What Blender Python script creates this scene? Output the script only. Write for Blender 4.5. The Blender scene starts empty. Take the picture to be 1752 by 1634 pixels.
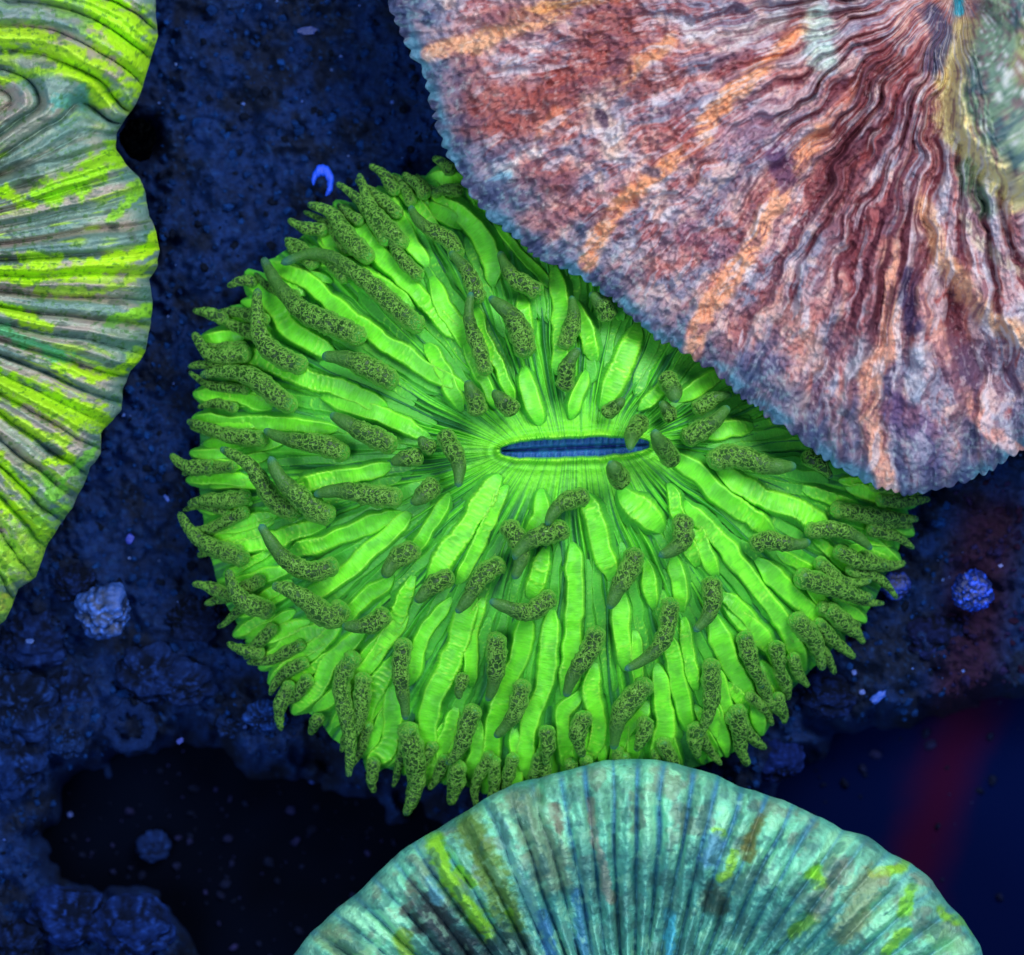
import bpy, math, random
import numpy as np
from mathutils import Vector

# ------------------------------------------------------------------ camera, world, lamps (1 unit = 1 cm of the tank)
H = 45.0                                     # camera height over the sand line z = 0
scene = bpy.context.scene
cd = bpy.data.cameras.new("camera"); cam = bpy.data.objects.new("camera", cd)
scene.collection.objects.link(cam)
cam.location = (0, 0, H); cam.rotation_euler = (0, 0, 0)
cd.sensor_width = 36.0
cd.lens = 36.0 * H / 17.52
cd.clip_start = 0.5; cd.clip_end = 500
cd.dof.use_dof = True; cd.dof.focus_distance = H - 0.7; cd.dof.aperture_fstop = 0.105
scene.camera = cam

world = bpy.data.worlds.new("World"); scene.world = world; world.use_nodes = True
bg = world.node_tree.nodes["Background"]
bg.inputs[0].default_value = (0.22, 0.45, 0.90, 1); bg.inputs[1].default_value = 0.55

def lamp(name, loc, target, size, power, col):
    ld = bpy.data.lights.new(name, 'AREA'); ld.shape = 'RECTANGLE'
    ld.size = size[0]; ld.size_y = size[1]; ld.energy = power; ld.color = col
    o = bpy.data.objects.new(name, ld); scene.collection.objects.link(o)
    o.location = loc
    o.rotation_euler = (Vector(target) - Vector(loc)).to_track_quat('-Z', 'Y').to_euler()
    return o
lamp("aquarium_and_fill_lamp", (13, 17, 30), (0, 0, 0), (22, 14), 14800, (0.90, 0.95, 1.0))
lamp("aquarium_and_fill_lamp", (-16, -6, 36), (0, 0, 0), (14, 14), 6500, (0.72, 0.86, 1.0))  # weaker second lamp, added only for fill light

scene.view_settings.view_transform = 'Standard'; scene.view_settings.look = 'None'
scene.view_settings.exposure = 0.0; scene.view_settings.gamma = 1.0
scene.render.resolution_x = 1024; scene.render.resolution_y = 955

# ------------------------------------------------------------------ helpers
rnd = random.Random(7)
NR = np.random.RandomState(11)
TAB = NR.rand(8, 256, 256).astype(np.float64)

def W(px, py, z):
    """point of the tank that lies at photo column/row when z high"""
    k = (H - z) / H * 0.01
    return (px - 876.0) * k, (817.0 - py) * k, z

def vn(x, y, seed=0):
    x = np.asarray(x, float); y = np.asarray(y, float)
    T = TAB[seed % 8]; o = seed * 17.31
    x = x + o; y = y + o * 1.7
    xi = np.floor(x).astype(int); yi = np.floor(y).astype(int)
    fx = x - xi; fy = y - yi
    fx = fx * fx * (3 - 2 * fx); fy = fy * fy * (3 - 2 * fy)
    a = T[xi & 255, yi & 255]; b = T[(xi + 1) & 255, yi & 255]
    c = T[xi & 255, (yi + 1) & 255]; d = T[(xi + 1) & 255, (yi + 1) & 255]
    return (a * (1 - fx) + b * fx) * (1 - fy) + (c * (1 - fx) + d * fx) * fy

def fbm(x, y, seed=0, octv=4):
    s = 0; a = 1; t = 0
    for i in range(octv):
        s = s + a * vn(np.asarray(x) * 2 ** i, np.asarray(y) * 2 ** i, seed + i); t += a; a *= 0.5
    return s / t

def sm(a, b, x):
    t = np.clip((np.asarray(x, float) - a) / (b - a), 0, 1)
    return t * t * (3 - 2 * t)

def lin(c):
    c = np.clip(np.asarray(c, float) / 255.0, 0, 1)
    return np.where(c <= 0.04045, c / 12.92, ((c + 0.055) / 1.055) ** 2.4)

def mixc(c, col, w):
    w = np.clip(w, 0, 1)[..., None]
    return c * (1 - w) + np.asarray(col, float) * w

def seg_dist(px, py, pts):
    best = np.full(np.shape(px), 1e9)
    for (x0, y0), (x1, y1) in zip(pts[:-1], pts[1:]):
        dx, dy = x1 - x0, y1 - y0
        L = dx * dx + dy * dy + 1e-9
        t = np.clip(((px - x0) * dx + (py - y0) * dy) / L, 0, 1)
        best = np.minimum(best, np.hypot(px - x0 - t * dx, py - y0 - t * dy))
    return best

def stripes(c, px, py, items, warp=10, ws=35., frag=0.45, seed=3):
    wx = px + (fbm(px / ws, py / ws, seed, 3) - .5) * 2 * warp
    wy = py + (fbm(px / ws, py / ws, seed + 2, 3) - .5) * 2 * warp
    fr = fbm(px / 13., py / 9., seed + 4, 3)
    for pts, w, col, st in items:
        d = seg_dist(wx, wy, pts)
        m = sm(1.55, 0.55, d / w + (fr - .5) * frag * 2.6) * st
        c = mixc(c, col, m)
    return c

def mesh_obj(name, V, F, mat, parent=None, col=None, uv=None, smooth=True):
    """V Nx3, F list or MxK array; origin at the parent's place"""
    V = np.asarray(V, float)
    if parent is not None: V = V - np.array(parent.location)
    me = bpy.data.meshes.new(name)
    F = np.asarray(F)
    n = len(F); k = F.shape[1]
    me.vertices.add(len(V)); me.vertices.foreach_set("co", V.astype(np.float32).ravel())
    me.loops.add(n * k); me.loops.foreach_set("vertex_index", F.astype(np.int32).ravel())
    me.polygons.add(n); me.polygons.foreach_set("loop_start", np.arange(0, n * k, k, dtype=np.int32))
    me.polygons.foreach_set("loop_total", np.full(n, k, dtype=np.int32))
    me.polygons.foreach_set("use_smooth", np.full(n, smooth, dtype=bool))
    me.update(calc_edges=True)
    if col is not None:
        a = me.color_attributes.new("pigment", 'FLOAT_COLOR', 'POINT')
        cc = np.ones((len(V), 4), np.float32); cc[:, :3] = lin(col)
        a.data.foreach_set("color", cc.ravel())
    if uv is not None:
        l = me.uv_layers.new(name="UVMap")
        l.data.foreach_set("uv", np.asarray(uv, np.float32)[F.ravel()].ravel())
    me.materials.append(mat)
    o = bpy.data.objects.new(name, me); scene.collection.objects.link(o)
    if parent is not None: o.parent = parent
    return o

def grid_faces(nu, nv, wrap_u=False):
    """index = iu*nv + iv"""
    iu = np.arange(nu if wrap_u else nu - 1); iv = np.arange(nv - 1)
    a, b = np.meshgrid(iu, iv, indexing='ij'); a2 = (a + 1) % nu
    return np.stack([a * nv + b, a2 * nv + b, a2 * nv + b + 1, a * nv + b + 1], -1).reshape(-1, 4)

def thing(name, loc, label, cat, group=None):
    o = bpy.data.objects.new(name, None); scene.collection.objects.link(o)
    o.location = loc; o.empty_display_size = .3
    tag(o, label, cat, group); return o

def tag(o, label=None, cat=None, group=None, kind=None):
    if label: o["label"] = label
    if cat: o["category"] = cat
    if group: o["group"] = group
    if kind: o["kind"] = kind
    return o

def interp_poly(pts, n):
    """Catmull-Rom through points, n samples by length"""
    P = [np.array(p, float) for p in pts]
    P = [2 * P[0] - P[1]] + P + [2 * P[-1] - P[-2]]
    out = []
    for i in range(1, len(P) - 2):
        for t in np.linspace(0, 1, 16, endpoint=False):
            a, b, c, d = P[i - 1], P[i], P[i + 1], P[i + 2]
            out.append(.5 * ((2 * b) + (c - a) * t + (2 * a - 5 * b + 4 * c - d) * t * t + (3 * b - a - 3 * c + d) * t ** 3))
    out.append(P[-2]); out = np.array(out)
    L = np.r_[0, np.cumsum(np.linalg.norm(np.diff(out, axis=0), axis=1))]
    s = np.linspace(0, L[-1], n)
    return np.stack([np.interp(s, L, out[:, k]) for k in range(out.shape[1])], -1), L[-1]

# ------------------------------------------------------------------ materials
class NT:
    def __init__(s, name):
        s.m = bpy.data.materials.new(name); s.m.use_nodes = True
        s.t = s.m.node_tree; s.b = s.t.nodes["Principled BSDF"]
    def n(s, typ, **kw):
        nd = s.t.nodes.new(typ)
        for k, v in kw.items():
            if k.startswith('i_'): nd.inputs[k[2:].replace('_', ' ')].default_value = v
            else: setattr(nd, k, v)
        return nd
    def l(s, a, b): s.t.links.new(a, b)
    def mix(s, fac, a, b, mode='MIX'):
        nd = s.t.nodes.new('ShaderNodeMix'); nd.data_type = 'RGBA'; nd.blend_type = mode
        for i, v in ((0, fac), (6, a), (7, b)):
            if hasattr(v, 'is_output'): s.l(v, nd.inputs[i])
            else: nd.inputs[i].default_value = v if i == 0 else tuple(v)
        return nd.outputs[2]
    def ramp(s, src, stops):
        r = s.t.nodes.new('ShaderNodeValToRGB'); s.l(src, r.inputs[0])
        e = r.color_ramp.elements
        e[0].position, e[0].color = stops[0]; e[1].position, e[1].color = stops[-1]
        for p, c in stops[1:-1]:
            x = e.new(p); x.color = c
        return r.outputs[0]
    def bump(s, src, strength, dist):
        b = s.n('ShaderNodeBump'); b.inputs['Strength'].default_value = strength
        b.inputs['Distance'].default_value = dist; s.l(src, b.inputs['Height'])
        prev = s.b.inputs['Normal'].links
        if prev: s.l(prev[0].from_socket, b.inputs['Normal'])
        s.l(b.outputs[0], s.b.inputs['Normal']); return b

def g(v): return (v, v, v, 1)
def L4(r, gg, b): return tuple(lin([r, gg, b])) + (1,)

def pigment_material(name, rough=.55, spec=.3, grain=18, grain_amt=.35, bump=.02, sss=0., sheen=0., sheen_tint=(1, 1, 1, 1), fine=60):
    t = NT(name)
    at = t.n('ShaderNodeAttribute', attribute_name="pigment")
    tc = t.n('ShaderNodeTexCoord')
    nz = t.n('ShaderNodeTexNoise', i_Scale=grain, i_Detail=5.0, i_Roughness=.65); t.l(tc.outputs['Object'], nz.inputs['Vector'])
    r = t.ramp(nz.outputs['Fac'], [(.28, g(1 - grain_amt)), (.72, g(1 + grain_amt * .6))])
    c = t.mix(1.0, at.outputs['Color'], r, 'MULTIPLY')
    t.l(c, t.b.inputs['Base Color'])
    t.b.inputs['Roughness'].default_value = rough
    t.b.inputs['Specular IOR Level'].default_value = spec
    if sss:
        t.b.inputs['Subsurface Weight'].default_value = sss
        t.b.inputs['Subsurface Radius'].default_value = (.6, 1., .5)
        t.b.inputs['Subsurface Scale'].default_value = .12
    if sheen:
        t.b.inputs['Sheen Weight'].default_value = sheen
        t.b.inputs['Sheen Roughness'].default_value = .35
        t.b.inputs['Sheen Tint'].default_value = sheen_tint
    n2 = t.n('ShaderNodeTexNoise', i_Scale=fine, i_Detail=3.0); t.l(tc.outputs['Object'], n2.inputs['Vector'])
    t.bump(n2.outputs['Fac'], .6, bump * .4); t.bump(nz.outputs['Fac'], .8, bump)
    return t.m

M_disc = pigment_material("green_disc_tissue", .42, .35, 14, .22, .03, sss=.25, sheen=.15, sheen_tint=L4(90, 255, 60))
M_pink = pigment_material("mottled_pink_tissue", .6, .2, 9, .13, .04, fine=22)
M_left = pigment_material("striped_green_tissue", .5, .3, 8, .14, .04, fine=30)
M_teal = pigment_material("ribbed_teal_tissue", .5, .3, 8, .22, .05, fine=30)
M_sand = pigment_material("dark_blue_sand", .8, .2, 9, .6, .06, fine=50)
M_rubble = pigment_material("dark_blue_rubble", .9, .1, 7, .6, .08, fine=40)
M_black = pigment_material("matt_black_hollow", 1.0, .0, 9, .6, .06)
M_chip = pigment_material("bright_blue_chip", .45, .5, 12, .3, .03)

# septum: bright ribbon with cross wrinkles (uv: u along, v across)
def septum_material():
    t = NT("green_septum_tissue")
    at = t.n('ShaderNodeAttribute', attribute_name="pigment")
    uv = t.n('ShaderNodeUVMap')
    mp = t.n('ShaderNodeMapping'); mp.inputs['Scale'].default_value = (1, .22, 1); t.l(uv.outputs[0], mp.inputs[0])
    nz = t.n('ShaderNodeTexNoise', i_Scale=8.0, i_Detail=3.0, i_Roughness=.6); t.l(mp.outputs[0], nz.inputs['Vector'])
    r = t.ramp(nz.outputs['Fac'], [(.33, g(.86)), (.55, g(1.0)), (.72, g(1.08))])
    t.l(t.mix(1.0, at.outputs['Color'], r, 'MULTIPLY'), t.b.inputs['Base Color'])
    t.b.inputs['Roughness'].default_value = .42; t.b.inputs['Specular IOR Level'].default_value = .3
    t.b.inputs['Subsurface Weight'].default_value = .5
    t.b.inputs['Subsurface Radius'].default_value = (.6, 1., .4); t.b.inputs['Subsurface Scale'].default_value = .16
    t.b.inputs['Sheen Weight'].default_value = .25; t.b.inputs['Sheen Roughness'].default_value = .3
    t.b.inputs['Sheen Tint'].default_value = L4(150, 255, 80)
    t.bump(nz.outputs['Fac'], .5, .022)
    return t.m
M_sept = septum_material()

def tentacle_material():
    t = NT("speckled_tentacle_tissue")
    at = t.n('ShaderNodeAttribute', attribute_name="pigment")
    sp = t.n('ShaderNodeAttribute', attribute_name="speckle")
    tc = t.n('ShaderNodeTexCoord')
    nz = t.n('ShaderNodeTexNoise', i_Scale=10.0, i_Detail=3.0); t.l(tc.outputs['Object'], nz.inputs['Vector'])
    ad = t.n('ShaderNodeVectorMath', operation='MULTIPLY_ADD'); t.l(nz.outputs['Color'], ad.inputs[0])
    ad.inputs[1].default_value = (.26, .26, .26); t.l(tc.outputs['Object'], ad.inputs[2])
    vo = t.n('ShaderNodeTexVoronoi', feature='DISTANCE_TO_EDGE', i_Scale=10.0); t.l(ad.outputs[0], vo.inputs['Vector'])
    r = t.ramp(vo.outputs['Distance'], [(.03, g(1)), (.09, g(.4)), (.2, g(0))])
    f = t.n('ShaderNodeMath', operation='MULTIPLY'); t.l(r, f.inputs[0]); t.l(sp.outputs['Fac'], f.inputs[1])
    c = t.mix(f.outputs[0], at.outputs['Color'], L4(118, 174, 62))
    t.l(c, t.b.inputs['Base Color'])
    t.b.inputs['Roughness'].default_value = .45; t.b.inputs['Specular IOR Level'].default_value = .3
    t.b.inputs['Subsurface Weight'].default_value = .35
    t.b.inputs['Subsurface Radius'].default_value = (.5, 1., .4); t.b.inputs['Subsurface Scale'].default_value = .08
    t.b.inputs['Sheen Weight'].default_value = .3; t.b.inputs['Sheen Roughness'].default_value = .25
    t.b.inputs['Sheen Tint'].default_value = L4(120, 240, 80)
    t.bump(f.outputs[0], .7, .05)
    return t.m
M_tent = tentacle_material()

def floor_material():
    t = NT("tank_floor_paint")
    tc = t.n('ShaderNodeTexCoord')
    nz = t.n('ShaderNodeTexNoise', i_Scale=.35, i_Detail=4.0); t.l(tc.outputs['Object'], nz.inputs['Vector'])
    sx = t.n('ShaderNodeSeparateXYZ'); t.l(tc.outputs['Object'], sx.inputs[0])
    c0 = t.ramp(nz.outputs['Fac'], [(.35, L4(2, 4, 13)), (.65, L4(3, 8, 24))])
    # faint red reflection painted into the floor colour: a broad soft diagonal streak, navy beyond it
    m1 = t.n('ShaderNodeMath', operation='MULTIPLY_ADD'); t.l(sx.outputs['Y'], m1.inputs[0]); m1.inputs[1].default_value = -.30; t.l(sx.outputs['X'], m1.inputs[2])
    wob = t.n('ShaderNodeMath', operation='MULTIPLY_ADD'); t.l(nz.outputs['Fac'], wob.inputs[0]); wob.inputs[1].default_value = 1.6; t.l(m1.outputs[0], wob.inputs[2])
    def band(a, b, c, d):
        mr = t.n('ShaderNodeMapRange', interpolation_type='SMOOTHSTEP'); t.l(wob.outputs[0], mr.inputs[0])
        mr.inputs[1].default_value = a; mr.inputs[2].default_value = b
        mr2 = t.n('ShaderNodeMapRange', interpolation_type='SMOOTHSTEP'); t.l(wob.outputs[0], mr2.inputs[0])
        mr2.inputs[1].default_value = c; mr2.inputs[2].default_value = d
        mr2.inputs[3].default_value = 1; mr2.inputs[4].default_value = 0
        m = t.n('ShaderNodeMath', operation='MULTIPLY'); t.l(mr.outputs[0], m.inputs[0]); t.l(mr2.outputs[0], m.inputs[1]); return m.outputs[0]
    navy = t.n('ShaderNodeMapRange', interpolation_type='SMOOTHSTEP'); t.l(sx.outputs['X'], navy.inputs[0])
    navy.inputs[1].default_value = 1.0; navy.inputs[2].default_value = 6.5
    c1 = t.mix(navy.outputs[0], c0, L4(2, 12, 52))
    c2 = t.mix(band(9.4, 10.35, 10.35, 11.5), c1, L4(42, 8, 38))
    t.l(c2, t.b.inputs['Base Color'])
    t.b.inputs['Roughness'].default_value = .9; t.b.inputs['Specular IOR Level'].default_value = .02
    return t.m
M_floor = floor_material()

# ------------------------------------------------------------------ the setting: tank floor and sand
FZ = -3.6
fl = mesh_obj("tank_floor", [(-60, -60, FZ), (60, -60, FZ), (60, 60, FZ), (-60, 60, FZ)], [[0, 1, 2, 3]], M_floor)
tag(fl, kind="structure")

PIT = [[(330, 1634), (270, 1560), (150, 1540), (60, 1480), (40, 1420), (110, 1310), (240, 1290), (330, 1260), (430, 1290), (520, 1285), (560, 1310), (900, 1420), (1230, 1380), (1300, 1345),
        (1350, 1290), (1430, 1230), (1500, 1215), (1600, 1200), (1752, 1170), (2100, 1150), (2100, 2000), (330, 2000)]]
def inside(px, py, poly):
    res = np.zeros(np.shape(px), bool); n = len(poly)
    for i in range(n):
        x0, y0 = poly[i]; x1, y1 = poly[(i + 1) % n]
        c = ((y0 > py) != (y1 > py)) & (px < (x1 - x0) * (py - y0) / (y1 - y0 + 1e-9) + x0)
        res ^= c
    return res
def pit_sd(px, py):
    wx = px + (fbm(px / 60, py / 60, 5, 3) - .5) * 90; wy = py + (fbm(px / 60, py / 60, 6, 3) - .5) * 90
    p = PIT[0]; d = seg_dist(wx, wy, p + [p[0]])
    return np.where(inside(wx, wy, p), -d, d)          # negative inside the pit

def sand_z(px, py):
    d = pit_sd(px, py)
    z = -1.75 + (fbm(px / 130, py / 130, 1, 3) - .5) * .9 + (fbm(px / 28, py / 28, 2, 4) - .5) * .75
    z = z + np.maximum(0, fbm(px / 11, py / 11, 3, 2) - .55) * .5
    # the dark hollow beside the left coral
    z = z - 1.5 * np.exp(-(((px - 238) / 34) ** 2 + ((py - 238) / 38) ** 2) ** 1.5)
    k = sm(25, -45, d)
    return z * (1 - k) + (FZ - .5) * k, d
def sand_col(px, py):
    n = fbm(px / 40, py / 40, 4, 4); n2 = fbm(px / 7, py / 7, 6, 3)
    c = np.zeros(np.shape(px) + (3,)) + np.array([8, 34, 80.])
    c = mixc(c, [11, 44, 102], sm(.45, .7, n) * .8)
    c = mixc(c, [8, 18, 38], sm(.5, .3, n) * .7)
    c = mixc(c, [24, 62, 118], sm(.66, .8, n2) * .7)
    red_glow = sm(90, 20, np.abs(px - 1690 + (py - 900) * .15)) * sm(800, 900, py)  # the red reflection continues over the sand as colour
    c = mixc(c, [44, 16, 44], red_glow * .9)
    return c
nx = 520; ny = 480
gx, gy = np.meshgrid(np.linspace(-250, 2000, nx), np.linspace(-250, 1880, ny), indexing='ij')
gz, gd = sand_z(gx, gy)
X, Y, Z = W(gx, gy, gz)
sand = mesh_obj("sand_bed", np.stack([X, Y, Z], -1).reshape(-1, 3), grid_faces(nx, ny), M_sand, col=sand_col(gx, gy).reshape(-1, 3))
tag(sand, kind="structure")

# grains lying on the sand: real geometry, joined
def ico():
    t = (1 + 5 ** .5) / 2
    v = np.array([(-1, t, 0), (1, t, 0), (-1, -t, 0), (1, -t, 0), (0, -1, t), (0, 1, t), (0, -1, -t), (0, 1, -t), (t, 0, -1), (t, 0, 1), (-t, 0, -1), (-t, 0, 1)], float)
    v /= np.linalg.norm(v[0])
    f = [(0, 11, 5), (0, 5, 1), (0, 1, 7), (0, 7, 10), (0, 10, 11), (1, 5, 9), (5, 11, 4), (11, 10, 2), (10, 7, 6), (7, 1, 8), (3, 9, 4), (3, 4, 2), (3, 2, 6), (3, 6, 8), (3, 8, 9), (4, 9, 5), (2, 4, 11), (6, 2, 10), (8, 6, 7), (9, 8, 1)]
    return v, np.array(f)
def subdiv(v, f, k):
    for _ in range(k):
        v = list(map(tuple, v)); cache = {}; nf = []
        def mid(a, b):
            key = (min(a, b), max(a, b))
            if key not in cache:
                m = (np.array(v[a]) + np.array(v[b])) / 2; m /= np.linalg.norm(m); cache[key] = len(v); v.append(tuple(m))
            return cache[key]
        for a, b, c in f:
            ab, bc, ca = mid(a, b), mid(b, c), mid(c, a); nf += [(a, ab, ca), (b, bc, ab), (c, ca, bc), (ab, bc, ca)]
        v = np.array(v); f = np.array(nf)
    return v, f
def grains(name, n, rmin, rmax, mat, seed, colf, want):
    R = np.random.RandomState(seed); v0, f0 = ico()
    VV = []; CC = []; pts = []
    while len(pts) < n:
        px = R.uniform(-40, 1800, 4000); py = R.uniform(-40, 1680, 4000)
        z, d = sand_z(px, py); ok = want(px, py, d, R)
        pts += list(zip(px[ok], py[ok], z[ok]))
    pts = pts[:n]
    for px, py, z in pts:
        r = R.uniform(0, 1) ** 3 * (rmax - rmin) + rmin
        v = v0 * (1 + R.uniform(-.32, .32, (12, 1))) * R.uniform(.6, 1.25, 3)
        q = R.uniform(-1, 1, (3, 3)); q, _ = np.linalg.qr(q); v = v @ q
        x, y, zz = W(px, py, max(z, FZ) + r * .35)
        VV.append(v * r + (x, y, zz)); CC.append(np.tile(colf(R, px, py), (12, 1)))
    F = (f0[None] + 12 * np.arange(n)[:, None, None]).reshape(-1, 3)
    return tag(mesh_obj(name, np.concatenate(VV), F, mat, col=np.concatenate(CC), smooth=False), kind="stuff")
def gcol(R, px, py):
    k = R.rand(); base = np.array([8, 34, 80.]) * (1 - k) + np.array([15, 56, 120.]) * k
    if R.rand() < .2: base = np.array([8, 18, 38.])
    if px > 1620 and py > 820: base = base * .4 + np.array([50, 14, 44.]) * .6  # grains in the streak are tinted with the painted red reflection
    return base
grains("rubble_grains", 9000, .02, .10, M_rubble, 5, gcol, lambda px, py, d, R: d > -5)
grains("floor_debris", 260, .02, .11, M_rubble, 21, lambda R, px, py: np.array([12, 20, 46.]) + R.rand() ** 3 * np.array([40, 30, 60.]), lambda px, py, d, R: (d < -40) & ((px < 800) | (R.rand(len(px)) < .25)))
grains("bright_sand_specks", 170, .018, .045, M_chip, 9, lambda R, px, py: np.array([60, 95, 190.]) + R.rand() * np.array([60, 60, 50.]), lambda px, py, d, R: d > 0)

# ------------------------------------------------------------------ plate coral (the green one)
OUT = [(790, 292), (740, 300), (680, 312), (640, 328), (590, 352), (545, 385), (500, 420), (455, 462), (418, 515), (385, 562), (362, 615), (352, 670), (345, 720), (340, 770), (340, 830), (348, 900), (368, 980),
       (400, 1055), (440, 1118), (485, 1180), (540, 1232), (600, 1285), (655, 1312), (720, 1332), (780, 1345), (860, 1352), (940, 1350), (1060, 1335), (1180, 1315), (1262, 1285), (1318, 1225), (1355, 1175),
       (1400, 1138), (1436, 1098), (1475, 1055), (1512, 995), (1540, 940), (1552, 880), (1548, 840), (1500, 760), (1400, 660), (1280, 540), (1150, 420), (1020, 330), (900, 285)]
MC = (985., 767.)
_a = np.array([math.atan2(-(y - MC[1]), x - MC[0]) for x, y in OUT]); _r = np.array([math.hypot(x - MC[0], y - MC[1]) for x, y in OUT])
_o = np.argsort(_a); _a = _a[_o]; _r = _r[_o]
def outR(a):
    a = (np.asarray(a) + np.pi) % (2 * np.pi) - np.pi
    return np.interp(a, np.r_[_a[-1] - 2 * np.pi, _a, _a[0] + 2 * np.pi], np.r_[_r[-1], _r, _r[0]])
SLIT = [(868, 771), (980, 765), (1100, 760)]
def slit_d(px, py): return seg_dist(np.asarray(px, float), np.asarray(py, float), SLIT)
def slit_half(px): return 3 + 13 * np.sqrt(np.clip(1 - ((np.asarray(px) - 984) / 122.) ** 2, 0, 1))
def dome(px, py):
    px = np.asarray(px, float); py = np.asarray(py, float)
    a = np.arctan2(-(py - MC[1]), px - MC[0]); t = np.hypot(px - MC[0], py - MC[1]) / outR(a)
    z = .55 - 1.45 * np.clip(t, 0, 1) ** 2.3 - 1.8 * np.clip(t - 1, 0, 1)
    return z, t

pc = thing("plate_coral", (1.0, .5, -1.6), "fluorescent green disc coral with a slit mouth and speckled olive tentacles, in the middle", "coral")
nphi, nt = 1500, 210
phi = np.linspace(0, 2 * np.pi, nphi, endpoint=False)
tt = np.r_[np.linspace(0, 1, nt - 14), 1 + np.linspace(.01, .2, 14)]
PH, TT = np.meshgrid(phi, tt, indexing='ij')
sx_ = 984 + 124 * np.cos(PH); sy_ = 766 - (2 + (11 + 6 * (fbm(PH * 5, PH * 0, 6, 2) - .5)) * np.abs(np.sin(PH)) ** .8) * np.sign(np.sin(PH)) - (sx_ - 984) * .045
oR = outR(PH) * (1 + .02 * (fbm(PH * 14, PH * 0, 2, 3) - .5))
ox = MC[0] + oR * np.cos(PH); oy = MC[1] - oR * np.sin(PH)
te = np.where(TT > 1, 1 - (TT - 1) * .5, TT)
bx = sx_ + (ox - sx_) * te; by = sy_ + (oy - sy_) * te
# gentle sway of all lines
sw = (fbm(bx / 130, by / 130, 1, 2) - .5) * 26 * sm(0, .3, TT) * sm(1, .7, TT)
bx = bx + sw * np.sin(PH); by = by + sw * np.cos(PH)
bz, _ = dome(bx, by)
ph2 = PH + (fbm(PH * 9, TT * 3, 3, 2) - .5) * .05
near = sm(.28, .10, TT)
fine = np.cos(ph2 * 110) * .5 + np.cos(ph2 * 46 + 2 * fbm(PH * 6, TT * 2, 5, 2)) * .5
rid = (1 - np.abs(np.cos(ph2 * 63 + 1.5 * fbm(PH * 8, TT * 2, 4, 2)))) * .6 + (1 - np.abs(np.cos(ph2 * 26 + 1.))) * .4
bz = bz + (.15 * (rid - .3) * sm(.02, .25, TT)) * (1 - .6 * near) + .03 * fine * sm(0.0, .2, TT) + .025 * (fbm(bx / 7, by / 7, 3, 2) - .5)
dS = np.hypot(bx - sx_, by - sy_)
bz = bz + .19 * (.45 + fbm(PH * 26, TT * 0, 4, 3)) * np.exp(-((dS - 8) / 6.) ** 2) + .05 * np.exp(-((dS - 24) / 7.) ** 2) - .35 * sm(6, 0, dS)
bz = np.where(TT > 1, bz - np.sqrt(np.clip(TT - 1, 0, 1)) * 1.7, bz)
rc = fbm(PH * 38, TT * 2.5, 6, 3); rc2 = fbm(PH * 90, TT * 3, 2, 2)
bc = np.zeros(bx.shape + (3,)) + np.array([84, 190, 54.])
bc = mixc(bc, [114, 222, 52], sm(.5, .68, rc))
bc = mixc(bc, [50, 126, 62], sm(.48, .34, rc) * .85)
bc = mixc(bc, [40, 104, 70], sm(.42, .26, rc2) * .7)
bc = mixc(bc, [128, 232, 50], sm(.20, .05, TT) * (.6 + .5 * sm(.35, .6, rc2)))
bc = mixc(bc, [165, 252, 60], np.exp(-((dS - 9) / 6.) ** 2) * sm(.3, .65, fbm(PH * 6, TT * 0, 3, 2)) * .8)
bc = mixc(bc, [55, 120, 190], sm(5, 0, dS))
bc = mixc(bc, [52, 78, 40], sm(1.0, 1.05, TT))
X, Y, Z = W(bx, by, bz)
disc = mesh_obj("disc", np.stack([X, Y, Z], -1).reshape(-1, 3), grid_faces(nphi, len(tt), True), M_disc, pc, col=bc.reshape(-1, 3))
# mouth floor
n1, n2 = 160, 24
u, v = np.meshgrid(np.linspace(-1, 1, n1), np.linspace(-1, 1, n2), indexing='ij')
mx = 984 + 126 * u; my = 766 - (mx - 984) * .045 + v * (4 + 17 * np.sqrt(np.clip(1 - u * u, 0, 1)))
mz = .36 - .16 * np.exp(-(v / .16) ** 2) + .03 * np.cos(u * 75 + 2 * v) * np.abs(v) + .03 * fbm(mx / 6, my / 6, 2, 2)
mc = np.zeros(mx.shape + (3,)) + np.array([40, 96, 168.]); mc = mixc(mc, [16, 44, 120], sm(.25, .05, np.abs(v + .25 * (fbm(mx / 9, my * 0, 1, 2) - .5))) * .9)
mc = mixc(mc, [52, 130, 175], sm(.5, .7, fbm(mx / 6, my / 20, 3, 2)) * .6)
X, Y, Z = W(mx, my, mz)
tag(mesh_obj("mouth", np.stack([X, Y, Z], -1).reshape(-1, 3), grid_faces(n1, n2), M_disc, pc, col=mc.reshape(-1, 3)), "deep blue slit mouth")
# stony stalk below
def skeleton(parent, cx, cy, rx, ry, z0, z1, col):
    a = np.linspace(0, 2 * np.pi, 96, endpoint=False); h = np.linspace(0, 1, 12)
    A, Hh = np.meshgrid(a, h, indexing='ij'); k = 1 - .35 * Hh + .05 * np.cos(A * 24)
    x = cx + rx * k * np.cos(A); y = cy + ry * k * np.sin(A); z = z0 + (z1 - z0) * Hh
    return mesh_obj("skeleton", np.stack([x, y, z], -1).reshape(-1, 3), grid_faces(96, 12, True), M_rubble, parent, col=np.zeros((96 * 12, 3)) + np.array(col, float))
skeleton(pc, .7, .1, 4.6, 3.8, -1.2, -3.3, (60, 64, 58))

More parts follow.
